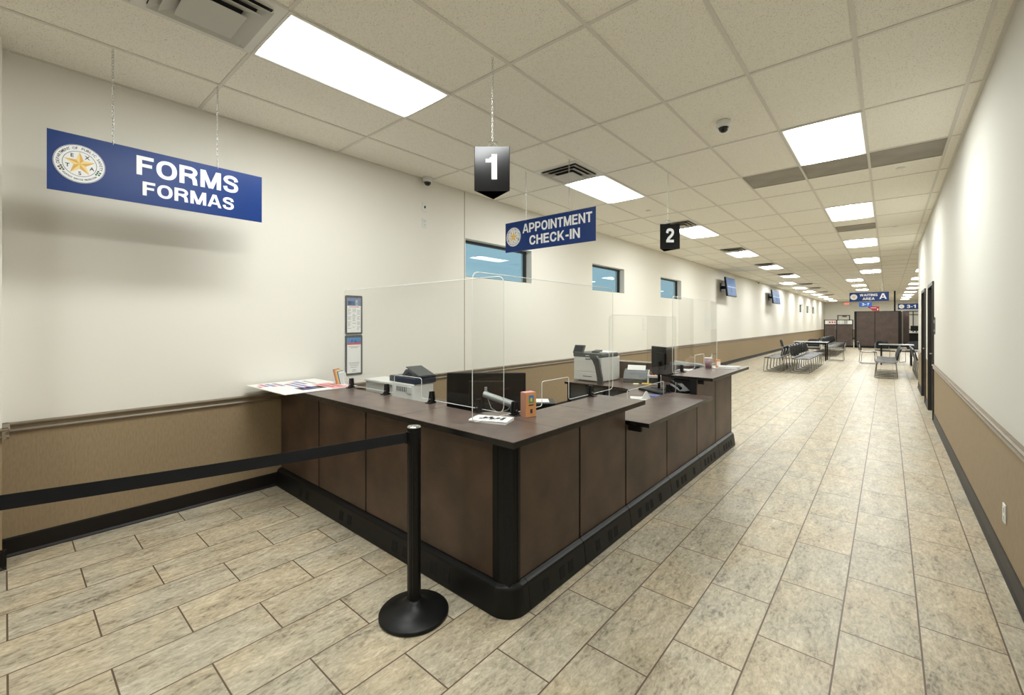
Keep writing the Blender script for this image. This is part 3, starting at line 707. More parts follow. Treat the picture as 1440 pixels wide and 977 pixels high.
def notice(label, z0, z1, kind):
    y0, y1 = 2.372, 2.572; w_ = y1-y0; h_ = z1-z0
    t = thing('framed_notice', label, 'notice', (0.0, (y0+y1)/2, z0), PI/2, None)
    b = B(); outer = rounded(w_, h_, 0.014, 4, -w_/2, 0); b.poly([(x, -0.010, z) for x, z in outer], (0, 0.010, 0)); obj('frame', b, 'charcoal', t)
    m_ = 0.020; x0, x1 = -w_/2+m_, w_/2-m_; a0, a1 = m_, h_-m_*1.3; hh = a1-a0
    b = B(); b.box(x0, x1, -0.0115, -0.010, a0, a1); p = obj('paper_sheet', b, 'paper', t)
    b = B(); rr = random.Random(3 if kind == 'a' else 5); y = -0.0120
    def bar(xa, xb, za, zb, mi): b.mi = mi; b.box(xa, xb, y, -0.0115, za, zb)
    if kind == 'a':
        bar(x0, x1, a1-hh*0.23, a1, 1); bar(x0+0.01, x0+0.085, a1-hh*0.21, a1-hh*0.10, 2); bar(x1-0.06, x1-0.035, a1-hh*0.22, a1-hh*0.06, 3)
        bar(x0+0.02, x1-0.02, a1-hh*0.27, a1-hh*0.255, 4)
        for c in range(3):
            xa = x0+0.008+c*(x1-x0)/3
            for q in range(17):
                if rr.random() < 0.8: z = a1-hh*0.32-q*hh*0.037; bar(xa, xa+(x1-x0)/3*rr.uniform(0.4, 0.8), z-hh*0.012, z, 0)
    else:
        bar(x0, x1, a1-hh*0.15, a1, 2); bar(x0, x1, a1-hh*0.20, a1-hh*0.15, 4)
        for q in range(3): bar(x0+0.04+0.04*q, x0+0.06+0.04*q, a1-hh*0.14, a1-hh*(0.05+0.02*q), 1)
        for z, k in ((0.25, 0.8), (0.28, 0.5), (0.70, 0.8), (0.74, 0.7), (0.78, 0.6), (0.83, 0.5), (0.90, 0.25), (0.94, 0.3)):
            bar(-(x1-x0)*k/2, (x1-x0)*k/2, a1-hh*z-hh*0.012, a1-hh*z, 0)
    obj('printed_marks', b, ['greytext', 'screenprint', 'sky', 'letter', 'printred'], p)
notice('upper black framed notice on the left wall with a picture header', 1.415, 1.835, 'a')
notice('lower black framed notice on the left wall with a blue and red header', 0.975, 1.405, 'b')

def television(label, x, y0, y1, z0, z1, body_x=0.02):
    t = thing('television', label, 'television', (0, (y0+y1)/2, (z0+z1)/2), PI/2)
    w_ = (y1-y0)/2; h_ = (z1-z0)/2; R = Matrix.Rotation(math.radians(-6), 3, 'X')
    b = B(); b.box(-w_, w_, -x-0.06, -x, -h_, h_, rot=R, bevel=0.006); sc_ = obj('casing', b, 'black', t)
    b = B(); yy = -x-0.062
    def bx(xa, xb, za, zb, mi, d=0.0): b.mi = mi; b.box(xa, xb, yy-0.001-d, yy+0.001-d, za, zb, rot=R, pivot=(0, -x-0.03, 0))
    bx(-w_+0.02, w_-0.02, -h_+0.03, h_-0.02, 0)
    for k in range(3): bx(-w_+0.08, w_*0.5, h_*0.75-k*h_*0.2, h_*0.82-k*h_*0.2, 2, 0.002)
    bx(-w_+0.05, w_-0.05, -h_*0.04, h_*0.04, 1, 0.002); bx(-0.1, 0.0, -h_*0.6, -h_*0.15, 2, 0.002)
    obj('screen', b, ['tvblue', 'tvlight', 'tvdark'], t)
    b = B(); b.box(-0.2, 0.2, -0.03, 0, -0.15, 0.15); b.box(-0.05, 0.05, -x, -0.02, -0.05, 0.05); obj('wall_bracket', b, 'black', t)
television('wall television with a blue screen, nearest on the left wall', 0.26, 15.75, 16.9, 2.42, 3.06)
television('smaller-looking far wall television with a blue screen on the left wall', 0.26, 23.45, 25.2, 2.42, 3.06)

# ------------------------------------------------------------------ reception counter
ZH, ZL = 0.975, 0.80; FX, FY = 2.90, 1.72; TH = 0.032; CE = 5.98
ct = thing('reception_counter', 'long dark brown panelled reception counter with black corner post and base', 'reception counter', (0, 0, 0))
KH = 0.162
b = B()
b.box(0.0, FX-0.008, FY+0.008, FY+0.07, KH-0.02, ZH-TH)
b.box(FX-0.07, FX-0.008, FY+0.07, 3.06, KH-0.02, ZH-TH); b.box(FX-0.07, FX-0.008, 3.06, 4.68, KH-0.02, ZL-TH); b.box(FX-0.07, FX-0.008, 4.68, CE, KH-0.02, ZH-TH)
b.box(0.95, FX-0.07, CE-0.075, CE-0.005, 0.0, ZH-0.01)
obj('panel_frame', b, 'black_matte', ct)
g = 0.009
def panelL(x0, x1, z1): b = B(); b.box(x0+g, x1-g, FY, FY+0.012, KH+0.005, z1, bevel=0.002); obj('front_panel', b, 'panel', ct)
def panelR(y0, y1, z1): b = B(); b.box(FX-0.012, FX, y0+g, y1-g, KH+0.005, z1, bevel=0.002); obj('front_panel', b, 'panel', ct)
for x0, x1 in ((0.005, 0.78), (0.78, 1.51), (1.51, 2.14), (2.14, 2.79)): panelL(x0, x1, ZH-TH)
for y0, y1, z1 in ((1.80, 2.41, ZH-TH), (2.41, 3.06, ZH-TH), (3.06, 3.87, ZL-TH), (3.87, 4.68, ZL-TH), (4.68, 5.32, ZH-TH), (5.32, 5.98, ZH-TH)): panelR(y0, y1, z1)
b = B(); b.box(FX-0.06, FX+0.001, CE-0.006, CE+0.012, KH-0.02, ZH-TH); obj('end_trim', b, 'black_matte', ct)
b = B(); b.box(1.0, FX-0.08, CE-0.08, CE-0.07, 0.10, ZH-0.02); obj('back_panel', b, 'cubicle', ct)
b = B(); b.box(0.94, FX-0.06, CE-0.082, CE+0.002, ZH-0.01, ZH+0.006); obj('panel_cap', b, 'cap', ct)
# rounded corner post
b = B(); r = 0.085; pts = []
for k in range(9):
    a = -PI/2+PI/2*k/8; pts.append((FX+0.004-r+r*math.cos(a), FY-0.004+r+r*math.sin(a), KH-0.01))
pts += [(FX-0.05, FY+r, KH-0.01), (FX-r, FY+0.05, KH-0.01)]
b.poly(pts, (0, 0, ZH-TH-KH+0.01)); b.box(2.79, 2.822, FY-0.006, FY+0.01, KH, ZH-TH); b.box(FX-0.01, FX+0.006, 1.785, 1.803, KH, ZH-TH)
obj('corner_post', b, 'black', ct)
# base with sloping top and service knockouts
def prof_base(): return [(0, 0), (0.045, 0), (0.048, 0.008), (0.031, 0.134), (0.026, 0.147), (0.014, 0.155), (0, KH)]
b = B()
b.poly([(0.0, FY-d, z) for d, z in prof_base()], (2.77, 0, 0)); obj('base_trim', b, 'black', ct)
b = B(); yy = [1.84, 2.41, 3.06, 3.87, 4.68, 5.32, CE+0.01]
for a_, c_ in zip(yy, yy[1:]):
    b = B(); b.poly([(FX+d, a_+0.003, z) for d, z in prof_base()], (0, c_-a_-0.006, 0)); obj('base_trim', b, 'black', ct)
b = B(); N_ = 8; rings = []
for k in range(N_+1):
    a = -PI/2+PI/2*k/N_; cx_, cy_ = FX-0.08, FY+0.08
    rings.append([b.bm.verts.new((cx_+(0.08+d)*math.cos(a), cy_+(0.08+d)*math.sin(a), z)) for d, z in prof_base()])
for A_, B_ in zip(rings, rings[1:]):
    for k in range(len(A_)-1):
        f = b.bm.faces.new((A_[k], A_[k+1], B_[k+1], B_[k])); f.smooth = True
b.poly([(2.765, FY-d, z) for d, z in prof_base()], (0.06, 0, 0)); b.poly([(FX+d, 1.795, z) for d, z in prof_base()], (0, 0.045, 0))
obj('base_corner', b, 'black', ct)
for y in (1.97, 2.13, 2.22, 2.55, 2.72, 2.8, 3.2, 3.34, 3.42, 3.6, 4.0, 4.12, 4.2, 4.45, 4.8, 4.9, 5.0, 5.12, 5.5, 5.6, 5.7, 5.8):
    b = B(); b.poly([(FX+0.0435, y, 0.035), (FX+0.0463, y, 0.035), (FX+0.0375, y, 0.100), (FX+0.0347, y, 0.100)], (0, 0.05, 0)); obj('knockout_plate', b, 'black_matte', ct)
for x in (0.5, 0.62, 1.2, 1.32, 1.9, 2.02, 2.3, 2.42):
    b = B(); b.poly([(x, FY-0.0435, 0.035), (x, FY-0.0463, 0.035), (x, FY-0.0375, 0.100), (x, FY-0.0347, 0.100)], (0.055, 0, 0)); obj('knockout_plate', b, 'black_matte', ct)
# worktops
def slab(b, x0, x1, y0, y1, zt, th=TH): b.box(x0, x1, y0, y1, zt-th, zt, bevel=0.004)
XT0, XT1, YT0, YT1 = 2.665, 3.05, 1.578, 1.96
def worktop(label, rects, zt):
    t = thing('worktop', label, 'worktop', (0, 0, zt))
    for x0, x1, y0, y1 in rects:
        b = B(); b.box(x0+0.001, x1-0.001, y0+0.001, y1-0.001, -0.003, 0); obj('laminate_surface', b, 'top', t)
        b = B(); b.box(x0, x1, y0, y1, -TH, -0.0028); obj('black_edge', b, 'black_gloss', t)
    return t
t = worktop('brown high L-shaped worktop with seams on the near counter corner', [(0.0, 1.30, YT0, YT1), (1.302, 2.12, YT0, YT1), (2.122, XT1, YT0, YT1), (XT0, XT1, YT1+0.001, 2.49), (XT0, XT1, 2.492, 3.07)], ZH)
t = worktop('brown lower worktop section in the middle of the counter', [(2.635, 3.07, 3.09, 4.64)], ZL)
b = B(); b.box(2.66, 3.00, 3.10, 3.13, -0.075, -TH); obj('support_bracket', b, 'black_matte', t)
b = B(); b.box(2.84, 3.00, 4.55, 4.58, -0.075, -TH); obj('support_bracket', b, 'black_matte', t)
t = worktop('brown high worktop at the far end of the counter', [(2.625, 3.05, 4.69, 6.22)], ZH)
b = B(); b.box(2.65, 2.95, 4.72, 4.75, -0.075, -TH); b.poly([(2.70, 4.735, -0.06), (2.83, 4.735, -0.06), (2.83, 4.735, -0.17)], (0, 0.012, 0)); obj('support_bracket', b, 'black_matte', t)

# inner desk: L with rounded inner corner
ZD = 0.73
t = thing('inner_desk', 'brown L-shaped desk inside the counter with a rounded inner corner', 'desk', (0, 0, 0))
pts = [(1.03, 5.02), (1.03, CE-0.085), (FX-0.075, CE-0.085), (FX-0.075, 3.15), (2.10, 3.15)]
pts += [(2.10-0.30+0.30*math.cos(a), 5.02-0.30+0.30*math.sin(a)) for a in [PI/2*k/8 for k in range(9)]]
b = B(); b.poly([(x, y, ZD-0.003) for x, y in pts], (0, 0, 0.003)); obj('desk_surface', b, 'top', t)
b = B(); b.poly([(x, y, ZD-0.03) for x, y in pts], (0, 0, 0.027)); obj('black_edge', b, 'black_gloss', t)
b = B(); b.box(1.05, 1.08, 5.06, 5.86, 0, ZD-0.03); obj('side_panel', b, 'black_matte', t)
b = B(); b.box(1.08, 1.78, 5.10, 5.12, 0.10, ZD-0.03); obj('drawer_front', b, 'charcoal', t)
b = B(); b.box(2.12, 2.15, 3.2, 4.6, 0.30, ZD-0.03); obj('modesty_panel', b, 'black_matte', t)
b = B(); b.box(2.12, 2.16, 3.17, 3.21, 0, ZD-0.03); obj('leg', b, 'black', t)
# rear desk against the near leg for monitor and copier
t = thing('inner_desk', 'straight brown desk behind the near counter run, under the copier and monitor', 'desk', (0, 0, 0))
b = B(); b.box(0.10, 2.60, 2.01, 3.02, ZD-0.003, ZD); obj('desk_surface', b, 'top', t)
b = B(); b.box(0.10, 2.60, 2.01, 3.02, ZD-0.03, ZD-0.003); obj('black_edge', b, 'black_gloss', t)
for x in (0.14, 2.55): b = B(); b.box(x, x+0.03, 2.02, 2.82, 0, ZD-0.03); obj('side_panel', b, 'black_matte', t)

# ------------------------------------------------------------------ acrylic shields
def fillet(pts, rads, n=5):
    out = []; m = len(pts)
    for i in range(m):
        p = Vector(pts[i]); a = Vector(pts[i-1]); c = Vector(pts[(i+1) % m]); r = rads[i]
        if r <= 0: out.append(p); continue
        u = (a-p).normalized(); v = (c-p).normalized(); s = p+u*r; e = p+v*r
        for k in range(n+1):
            q = k/n; out.append((1-q)**2*s+2*q*(1-q)*p+q*q*e)
    return out
def shield(label, axis, c, u0, u1, z0, z1, notch, th=0.005):
    t = thing('acrylic_shield', label, 'acrylic shield', (0, 0, 0))
    pts = [(u0, z0)]; rad = [0.035]
    if notch:
        a, d, zt = notch; pts += [(a, z0), (a, zt), (d, zt), (d, z0)]; rad += [0.02, 0.02, 0.02, 0.02]
    pts += [(u1, z0), (u1, z1), (u0, z1)]; rad += [0.05, 0.05, 0.05]
    F = fillet(pts, rad)
    P = (lambda u, v, o=0.0: Vector((u, c+o, v))) if axis == 'x' else (lambda u, v, o=0.0: Vector((c+o, u, v)))
    b = B(); f = b.bm.faces.new([b.bm.verts.new(P(q[0], q[1])) for q in F]); obj('clear_sheet', b, 'acrylic', t)
    b = B(); b.tube([P(q[0], q[1]) for q in F], 0.0024, 6, True); obj('polished_edge', b, 'edge', t)
    return t
def cone_clip(label, x, y, z, rz=0):
    t = thing('shield_clip', label, 'shield clip', (x, y, z), rz, 'black clips holding the clear shields')
    b = B(); b.box(-0.030, 0.030, -0.040, 0.018, 0, 0.006, bevel=0.002); obj('clip_base', b, 'black', t)
    b = B()
    for s in (-1, 1):
        pts = [(-0.022, 0.008), (0.022, 0.008), (0.012, 0.082), (-0.012, 0.082)]
        b.poly([(x_, s*0.004 if s > 0 else -0.004, z_) for x_, z_ in pts], (0, s*0.011, 0))
    b.box(-0.022, 0.022, -0.022, 0.018, 0.005, 0.014); obj('clip_jaws', b, 'black', t)
    b = B(); b.cyl((0, -0.02, 0.03), (0, -0.014, 0.03), 0.005, seg=10); obj('clip_screw', b, 'chrome', t)
    return t
YS = 1.985
shield('clear acrylic shield along the near counter run, with a pass-through opening', 'x', YS, 0.70, 2.625, ZH+0.018, 1.83, (1.48, 1.82, 1.138))
shield('clear acrylic shield along the hall side of the near counter corner', 'y', 2.645, 1.70, 3.34, ZH+0.012, 1.83, (2.345, 2.67, 1.15))
shield('clear acrylic shield above the lower middle worktop', 'y', 2.60, 3.36, 4.90, 0.755, 1.61, (3.70, 4.55, 0.922))
shield('clear acrylic shield above the far end worktop', 'y', 2.605, 4.79, 6.43, ZH+0.008, 1.83, (5.52, 5.875, 1.14))
for l, x, y, z, rz in (('leftmost black clip on the near worktop', 0.85, YS-0.01, ZH, 0), ('second black clip from left on the near worktop', 1.39, YS-0.01, ZH, 0), ('third black clip on the near worktop, above the belt post', 1.95, YS-0.01, ZH, 0),
        ('black clip behind the grey monitor arm', 2.42, YS-0.01, ZH, 0), ('black clip beside the orange carton', 2.655, 2.05, ZH, PI/2), ('black clip on the hall side worktop before the printer', 2.655, 2.96, ZH, PI/2),
        ('black clip on the lower middle worktop', 2.625, 4.60, ZL, PI/2), ('black clip on the far end worktop', 2.615, 5.05, ZH, PI/2)):
    cone_clip(l, x, y, z, rz)

# ------------------------------------------------------------------ belt barrier
def stanchion(label, x, y):
    t = thing('belt_stanchion', label, 'belt barrier post', (x, y, 0))
    b = B(); b.lathe([(0, 0), (0.178, 0), (0.182, 0.006), (0.182, 0.016), (0.176, 0.022), (0.12, 0.034), (0.070, 0.052), (0.046, 0.074), (0.038, 0.082), (0, 0.082)], 48); obj('base', b, 'black', t)
    b = B(); b.cyl((0, 0, 0.08), (0, 0, 0.905), 0.032, seg=28)
    for k in range(4): a = PI/4+k*PI/2; b.box(0.030*math.cos(a)-0.004, 0.030*math.cos(a)+0.004, 0.030*math.sin(a)-0.004, 0.030*math.sin(a)+0.004, 0.08, 0.905)
    obj('post', b, 'black', t)
    b = B(); b.cyl((0, 0, 0.895), (0, 0, 0.992), 0.036, seg=28); b.box(-0.018, 0.018, -0.044, -0.028, 0.91, 0.972); obj('belt_cassette', b, 'black', t)
    b = B(); b.lathe([(0, 0.996), (0.022, 0.998), (0.034, 0.996), (0.037, 0.991), (0.034, 0.987)], 28); obj('top_cap', b, 'chrome', t)
    return t
stanchion('black belt barrier post standing in front of the counter', 2.49, 1.42)
stanchion('second black belt barrier post at the left, out of view', 1.94, -0.62)
b = B(); P0 = Vector((2.485, 1.375, 0.942)); P1 = Vector((1.95, -0.575, 0.942)); nn = 24; zz = 0.026; lf = []
for s, off in ((0, 0.001), (1, -0.001)):
    pass
side = (P1-P0).cross(Vector((0, 0, 1))).normalized()*0.0012
for i in range(nn):
    a = i/nn; c = (i+1)/nn; sa = -0.012*math.sin(PI*a); s2 = -0.012*math.sin(PI*c)
    pa = P0.lerp(P1, a)+Vector((0, 0, sa)); pc = P0.lerp(P1, c)+Vector((0, 0, s2)); up = Vector((0, 0, zz))
    b.quad(pa-up+side, pc-up+side, pc+up+side, pa+up+side); b.quad(pa-up-side, pc-up-side, pc+up-side, pa+up-side)
    b.quad(pa+up+side, pc+up+side, pc+up-side, pa+up-side); b.quad(pa-up+side, pc-up+side, pc-up-side, pa-up-side)
tag(obj('barrier_belt', b, 'belt'), 'black retractable belt stretched from the post across to the left', 'belt')

# ------------------------------------------------------------------ things on the counter
# poster board with a cut-out slot
t = thing('poster_board', 'white poster board with red and blue printing lying on the near counter end', 'poster', (0.045, 1.41, ZH+0.002), math.radians(1))
w_, d_ = 0.79, 0.62; cx0, cx1, cy0, cy1 = 0.50, 0.68, 0.19, 0.51
b = B(); th = 0.005
b.box(0, w_, cy1, d_, 0, th); b.box(0, w_, 0, cy0, 0, th); b.box(0, cx0, cy0, cy1, 0, th); b.box(cx1, w_, cy0, cy1, 0, th); obj('board', b, 'paper', t)
b = B(); rr = random.Random(11)
def mk(xa, xb, ya, yb, mi): b.mi = mi; b.box(xa, xb, ya, yb, th, th+0.0006)
mk(0.40, 0.78, 0.40, 0.56, 3); mk(0.46, 0.70, 0.44, 0.455, 2); mk(0.50, 0.74, 0.50, 0.515, 1)
for r_, (xa, xb, yy_) in enumerate(((0.10, 0.34, 0.36), (0.16, 0.62, 0.30), (0.20, 0.66, 0.24), (0.08, 0.30, 0.18), (0.08, 0.28, 0.12), (0.06, 0.24, 0.07))):
    x_ = xa
    while x_ < xb:
        w2 = rr.uniform(0.012, 0.03); mk(x_, min(x_+w2, xb), yy_, yy_+0.035, 1 if rr.random() < 0.8 else 2); x_ += w2+0.01
for q in range(6): mk(0.12+q*0.04, 0.145+q*0.04, 0.44, 0.47, 0)
mk(0.18, 0.26, 0.02, 0.045, 2)
obj('printed_marks', b, ['greytext', 'bluetext', 'printred', 'pink'], t)
# brochures in a holder
t = thing('brochure_holder', 'clear holder of blue and yellow brochures at the wall end of the counter', 'brochure holder', (0.60, 2.03, ZH-0.24), math.radians(35))
b = B(); R = Matrix.Rotation(math.radians(-14), 3, 'Y')
cols = ['tan', 'orange', 'yellow', 'sky', 'paper']
for k, cname in enumerate(cols):
    b = B(); b.box(-0.05+k*0.012, -0.040+k*0.012, -0.05, 0.05, 0.20, 0.385-k*0.006, rot=R); obj('brochure', b, cname, t)
b = B(); b.box(0.012, 0.016, -0.055, 0.055, 0.19, 0.35, rot=R); b.box(-0.06, 0.02, -0.058, 0.058, -0.01, 0.20); obj('holder_body', b, 'offwhite', t)
# copier behind the near counter
t = thing('copier', 'white multifunction copier with dark navy lid behind the near counter', 'copier', (-0.17, 0.09, ZD)); t.scale = (1, 1, 0.80)
b = B(); b.box(0.92, 1.26, 2.36, 2.60, 0, 0.30, bevel=0.008); cb = obj('body', b, 'white', t)
b = B()
for k in range(6): b.box(1.005+k*0.030, 1.020+k*0.030, 2.357, 2.361, 0.205, 0.260)
obj('vent_slots', b, 'midgrey', cb)
b = B(); b.box(1.17, 1.235, 2.352, 2.361, 0.19, 0.27, bevel=0.003); obj('connector_panel', b, 'offwhite', cb)
b = B(); b.box(0.42, 0.92, 2.38, 2.60, 0.12, 0.255, bevel=0.006); obj('paper_tray', b, 'offwhite', t)
b = B(); b.box(0.42, 0.92, 2.36, 2.62, 0.255, 0.285, bevel=0.006); obj('tray_cover', b, 'white', t)
b = B(); b.box(0.86, 1.28, 2.37, 2.62, 0.30, 0.375, bevel=0.012); obj('scanner_lid', b, 'navy', t)
b = B(); b.poly([(1.02, 2.40, 0.37), (1.09, 2.40, 0.46), (1.12, 2.40, 0.465), (1.30, 2.40, 0.385), (1.28, 2.40, 0.365), (1.14, 2.40, 0.43), (1.08, 2.40, 0.40), (1.08, 2.40, 0.37)], (0, 0.20, 0)); obj('document_feeder', b, 'navy', t)
b = B(); b.box(1.07, 1.30, 2.41, 2.59, 0.435, 0.443, rot=Matrix.Rotation(math.radians(24), 3, 'Y')); obj('feeder_flap', b, 'charcoal', t)
# monitors
def monitor(label, x, y, z0, rz, w_, h_, lean, arm):
    t = thing('computer_monitor', label, 'monitor', (x, y, z0), rz)
    R = Matrix.Rotation(lean, 3, 'X')
    b = B(); b.box(-w_/2, w_/2, 0, 0.030, 0, h_, bevel=0.006, rot=R, pivot=(0, 0, 0)); obj('back_casing', b, 'black', t)
    b = B(); b.box(-w_/2+0.010, w_/2-0.010, 0.030, 0.032, 0.012, h_-0.010, rot=R, pivot=(0, 0, 0)); obj('screen', b, 'screen', t)
    b = B(); b.box(-w_*0.22, w_*0.22, -0.018, 0.002, h_*0.22, h_*0.80, bevel=0.006, rot=R, pivot=(0, 0, 0)); obj('rear_cover', b, 'black', t)
    if arm == 'arm':
        b = B(); b.cyl((0.0, -0.045, h_*0.50), (0.0, -0.045, h_*0.66), 0.010, seg=14); b.cyl((0, -0.01, h_*0.48), (0, -0.06, h_*0.48), 0.022, seg=16)
        b.cyl((-0.01, -0.07, h_*0.50), (0.195, -0.16, h_*0.30), 0.022, 0.024, seg=18); b.cyl((0.195, -0.16, h_*0.36), (0.195, -0.16, h_*0.10), 0.019, seg=16); b.box(0.16, 0.23, -0.20, -0.13, h_*0.06, h_*0.10, bevel=0.003)
        obj('monitor_arm', b, 'silver', t)
        b = B(); b.tube([(0.01, -0.07, h_*0.44), (0.04, -0.08, h_*0.16), (0.09, -0.11, h_*0.06), (0.16, -0.14, h_*0.16), (0.18, -0.15, h_*0.30)], 0.003, 6); obj('cable', b, 'offwhite', t)
    else:
        b = B(); b.cyl((0, -0.03, -0.16), (0, -0.03, h_*0.5), 0.016, seg=14); b.box(-0.09, 0.09, -0.09, 0.07, -0.165, -0.150, bevel=0.004); obj('stand', b, 'black', t)
    return t
monitor('large black computer monitor seen from behind at the near counter corner', 2.19, 2.28, 0.895, YAW, 0.575, 0.285, 0.0, 'arm')
# tall backed support so that the near monitor stands on the desk
monitor('black computer monitor standing behind the lower middle worktop', 2.31, 5.21, ZD+0.165, math.radians(-37), 0.46, 0.35, 0.0, 'stand')
t = thing('monitor_arm', 'grey monitor arm lying out over the far end worktop', 'monitor arm', (2.36, 5.47, ZD))
b = B(); b.cyl((-0.14, -0.06, 0.33), (0.22, 0.38, 0.26), 0.020, seg=16); obj('arm_tube', b, 'silver', t)
b = B(); b.cyl((0.22, 0.38, 0.0), (0.22, 0.38, 0.27), 0.020, seg=16); b.cyl((0.22, 0.38, 0.0), (0.22, 0.38, 0.02), 0.05, seg=20); obj('arm_post', b, 'silver', t)
b = B(); b.box(-0.2, -0.12, -0.12, 0.0, 0.30, 0.36, bevel=0.005); obj('mount_plate', b, 'charcoal', t)
t = thing('desktop_printer', 'dark printer with white front under the far grey monitor arm', 'printer', (2.50, 5.62, ZD))
b = B(); b.box(-0.16, 0.16, -0.14, 0.18, 0, 0.20, bevel=0.01); obj('body', b, 'charcoal', t)
b = B(); b.box(-0.10, 0.12, -0.150, -0.139, 0.12, 0.19); obj('front_cover', b, 'offwhite', t)
b = B(); b.box(-0.12, 0.12, -0.10, 0.10, 0.20, 0.215); obj('paper_sheet', b, 'paper', t)
# carton, papers
t = thing('carton', 'small orange and brown carton standing on the counter corner', 'box', (2.742, 2.078, ZH), math.radians(-15))
b = B(); b.box(-0.027, 0.027, -0.040, 0.040, 0, 0.148, bevel=0.002); obj('carton_body', b, 'tan', t)
b = B(); b.box(0.0265, 0.0282, -0.038, 0.038, 0.002, 0.146); obj('printed_face', b, 'orange', t)
b = B(); b.mi = 0; b.box(0.0280, 0.0290, -0.016, 0.020, 0.108, 0.132); b.mi = 1; b.box(0.0280, 0.0290, -0.016, 0.020, 0.086, 0.108); b.mi = 2; b.box(0.0280, 0.0290, -0.018, 0.018, 0.070, 0.076); b.box(0.0280, 0.0290, -0.006, 0.010, 0.024, 0.048); b.mi = 3; b.box(0.0285, 0.0295, -0.006, 0.008, 0.094, 0.116); obj('printed_marks', b, ['sky', 'green', 'ink', 'yellow'], t)
b = B(); b.box(-0.024, 0.024, -0.037, 0.037, 0.1475, 0.150); obj('carton_top', b, 'pink', t)
t = thing('paper_stack', 'stack of white papers with dark pictures lying on the counter corner', 'papers', (2.655, 1.845, ZH), math.radians(22))
for k in range(5): b = B(); a = (k*37 % 7-3)*0.012; b.box(-0.115, 0.115, -0.068, 0.068, 0.003*k, 0.003*k+0.0026, rot=Matrix.Rotation(a, 3, 'Z')); obj('paper_sheet', b, 'paper', t)
b = B()
for k in range(9): b.box(-0.07+0.016*k, -0.05+0.016*k, -0.03+0.01*((k*5) % 4), -0.005+0.012*((k*3) % 5), 0.0146, 0.0152)
obj('printed_marks', b, 'ink', t)
t = thing('label_printer', 'black box device with papers on top behind the orange carton', 'desktop device', (2.22, 2.84, ZD), YAW)
b = B(); b.box(-0.13, 0.15, -0.10, 0.12, 0, 0.17, bevel=0.006); obj('body', b, 'black', t)
b = B(); b.box(-0.08, 0.10, -0.07, 0.08, 0.17, 0.176); obj('paper_sheet', b, 'paper', t)
# printer
t = thing('laser_printer', 'large white laser printer with charcoal top and tilted control screen', 'printer', (1.30, 5.46, ZD), math.radians(-3))
b = B(); b.box(-0.25, 0.20, -0.23, 0.25, 0.012, 0.335, bevel=0.008); body = obj('body', b, 'white', t)
b = B(); b.box(-0.235, 0.185, -0.236, -0.229, 0.135, 0.325, bevel=0.003); obj('front_door', b, 'white', body)
b = B(); b.box(-0.165, 0.120, -0.238, -0.229, 0.022, 0.122, bevel=0.003); dr = obj('paper_drawer', b, 'white', body)
b = B(); b.box(-0.05, 0.03, -0.242, -0.237, 0.300, 0.316); b.box(-0.09, 0.05, -0.242, -0.237, 0.066, 0.076); obj('handle_recess', b, 'midgrey', body)
b = B(); b.box(-0.255, 0.205, -0.24, 0.20, 0.335, 0.390, bevel=0.010); obj('top_cover', b, 'charcoal', t)
b = B(); b.box(-0.09, 0.19, -0.05, 0.24, 0.388, 0.402, bevel=0.004); obj('output_tray', b, 'white', t)
b = B(); b.box(-0.04, 0.06, -0.10, 0.02, 0.390, 0.418, rot=Matrix.Rotation(math.radians(8), 3, 'X')); obj('paper_stop', b, 'charcoal', t)
b = B(); b.box(-0.255, -0.08, -0.225, -0.205, 0.375, 0.500, bevel=0.006, rot=Matrix.Rotation(math.radians(-28), 3, 'X')); cp = obj('control_screen', b, 'charcoal', t)
b = B(); b.box(-0.236, -0.10, -0.2275, -0.2245, 0.395, 0.482, rot=Matrix.Rotation(math.radians(-28), 3, 'X'), pivot=(-0.17, -0.215, 0.4375)); obj('screen', b, 'screen', cp)
b = B(); b.box(-0.045, 0.015, -0.2425, -0.2395, 0.350, 0.362); obj('name_plate', b, 'offwhite', t)
# dark swooped side piece at the printer's right-hand corner
b = B(); sw = [(0.135, 0.375), (0.200, 0.385), (0.235, 0.330), (0.285, 0.080), (0.280, -0.02), (0.205, -0.02), (0.235, 0.080), (0.190, 0.285), (0.170, 0.345), (0.115, 0.365)]
tsw = thing('office_chair', 'dark high-backed office chair standing in front of the white printer', 'chair', (1.29, 5.20, 0))
b = B(); pts = [(0.16, 0.36+ZD), (0.22, 0.375+ZD), (0.255, 0.33+ZD), (0.30, 0.10+ZD), (0.325, -0.10+ZD), (0.25, -0.20+ZD), (0.12, -0.22+ZD), (0.16, -0.10+ZD), (0.235, -0.02+ZD), (0.235, 0.08+ZD), (0.20, 0.24+ZD), (0.165, 0.31+ZD), (0.12, 0.345+ZD)]
b.poly([(x, -0.16, z) for x, z in pts], (0, 0.035, 0)); obj('curved_backrest', b, 'charcoal', tsw)
b = B(); b.box(0.05, 0.50, -0.62, -0.17, 0.44, 0.50, bevel=0.02); obj('seat', b, 'black', tsw)
b = B(); b.cyl((0.27, -0.40, 0.08), (0.27, -0.40, 0.44), 0.025); obj('gas_column', b, 'black', tsw)
for k in range(5):
    a = 2*PI*k/5+0.3; b = B(); b.tube([(0.27, -0.40, 0.11), (0.27+0.28*math.cos(a), -0.40+0.28*math.sin(a), 0.075)], 0.018, 8); b.cyl((0.27+0.28*math.cos(a), -0.40+0.28*math.sin(a)-0.012, 0.03), (0.27+0.28*math.cos(a), -0.40+0.28*math.sin(a)+0.012, 0.03), 0.03, seg=14); obj('caster_leg', b, 'black', tsw)
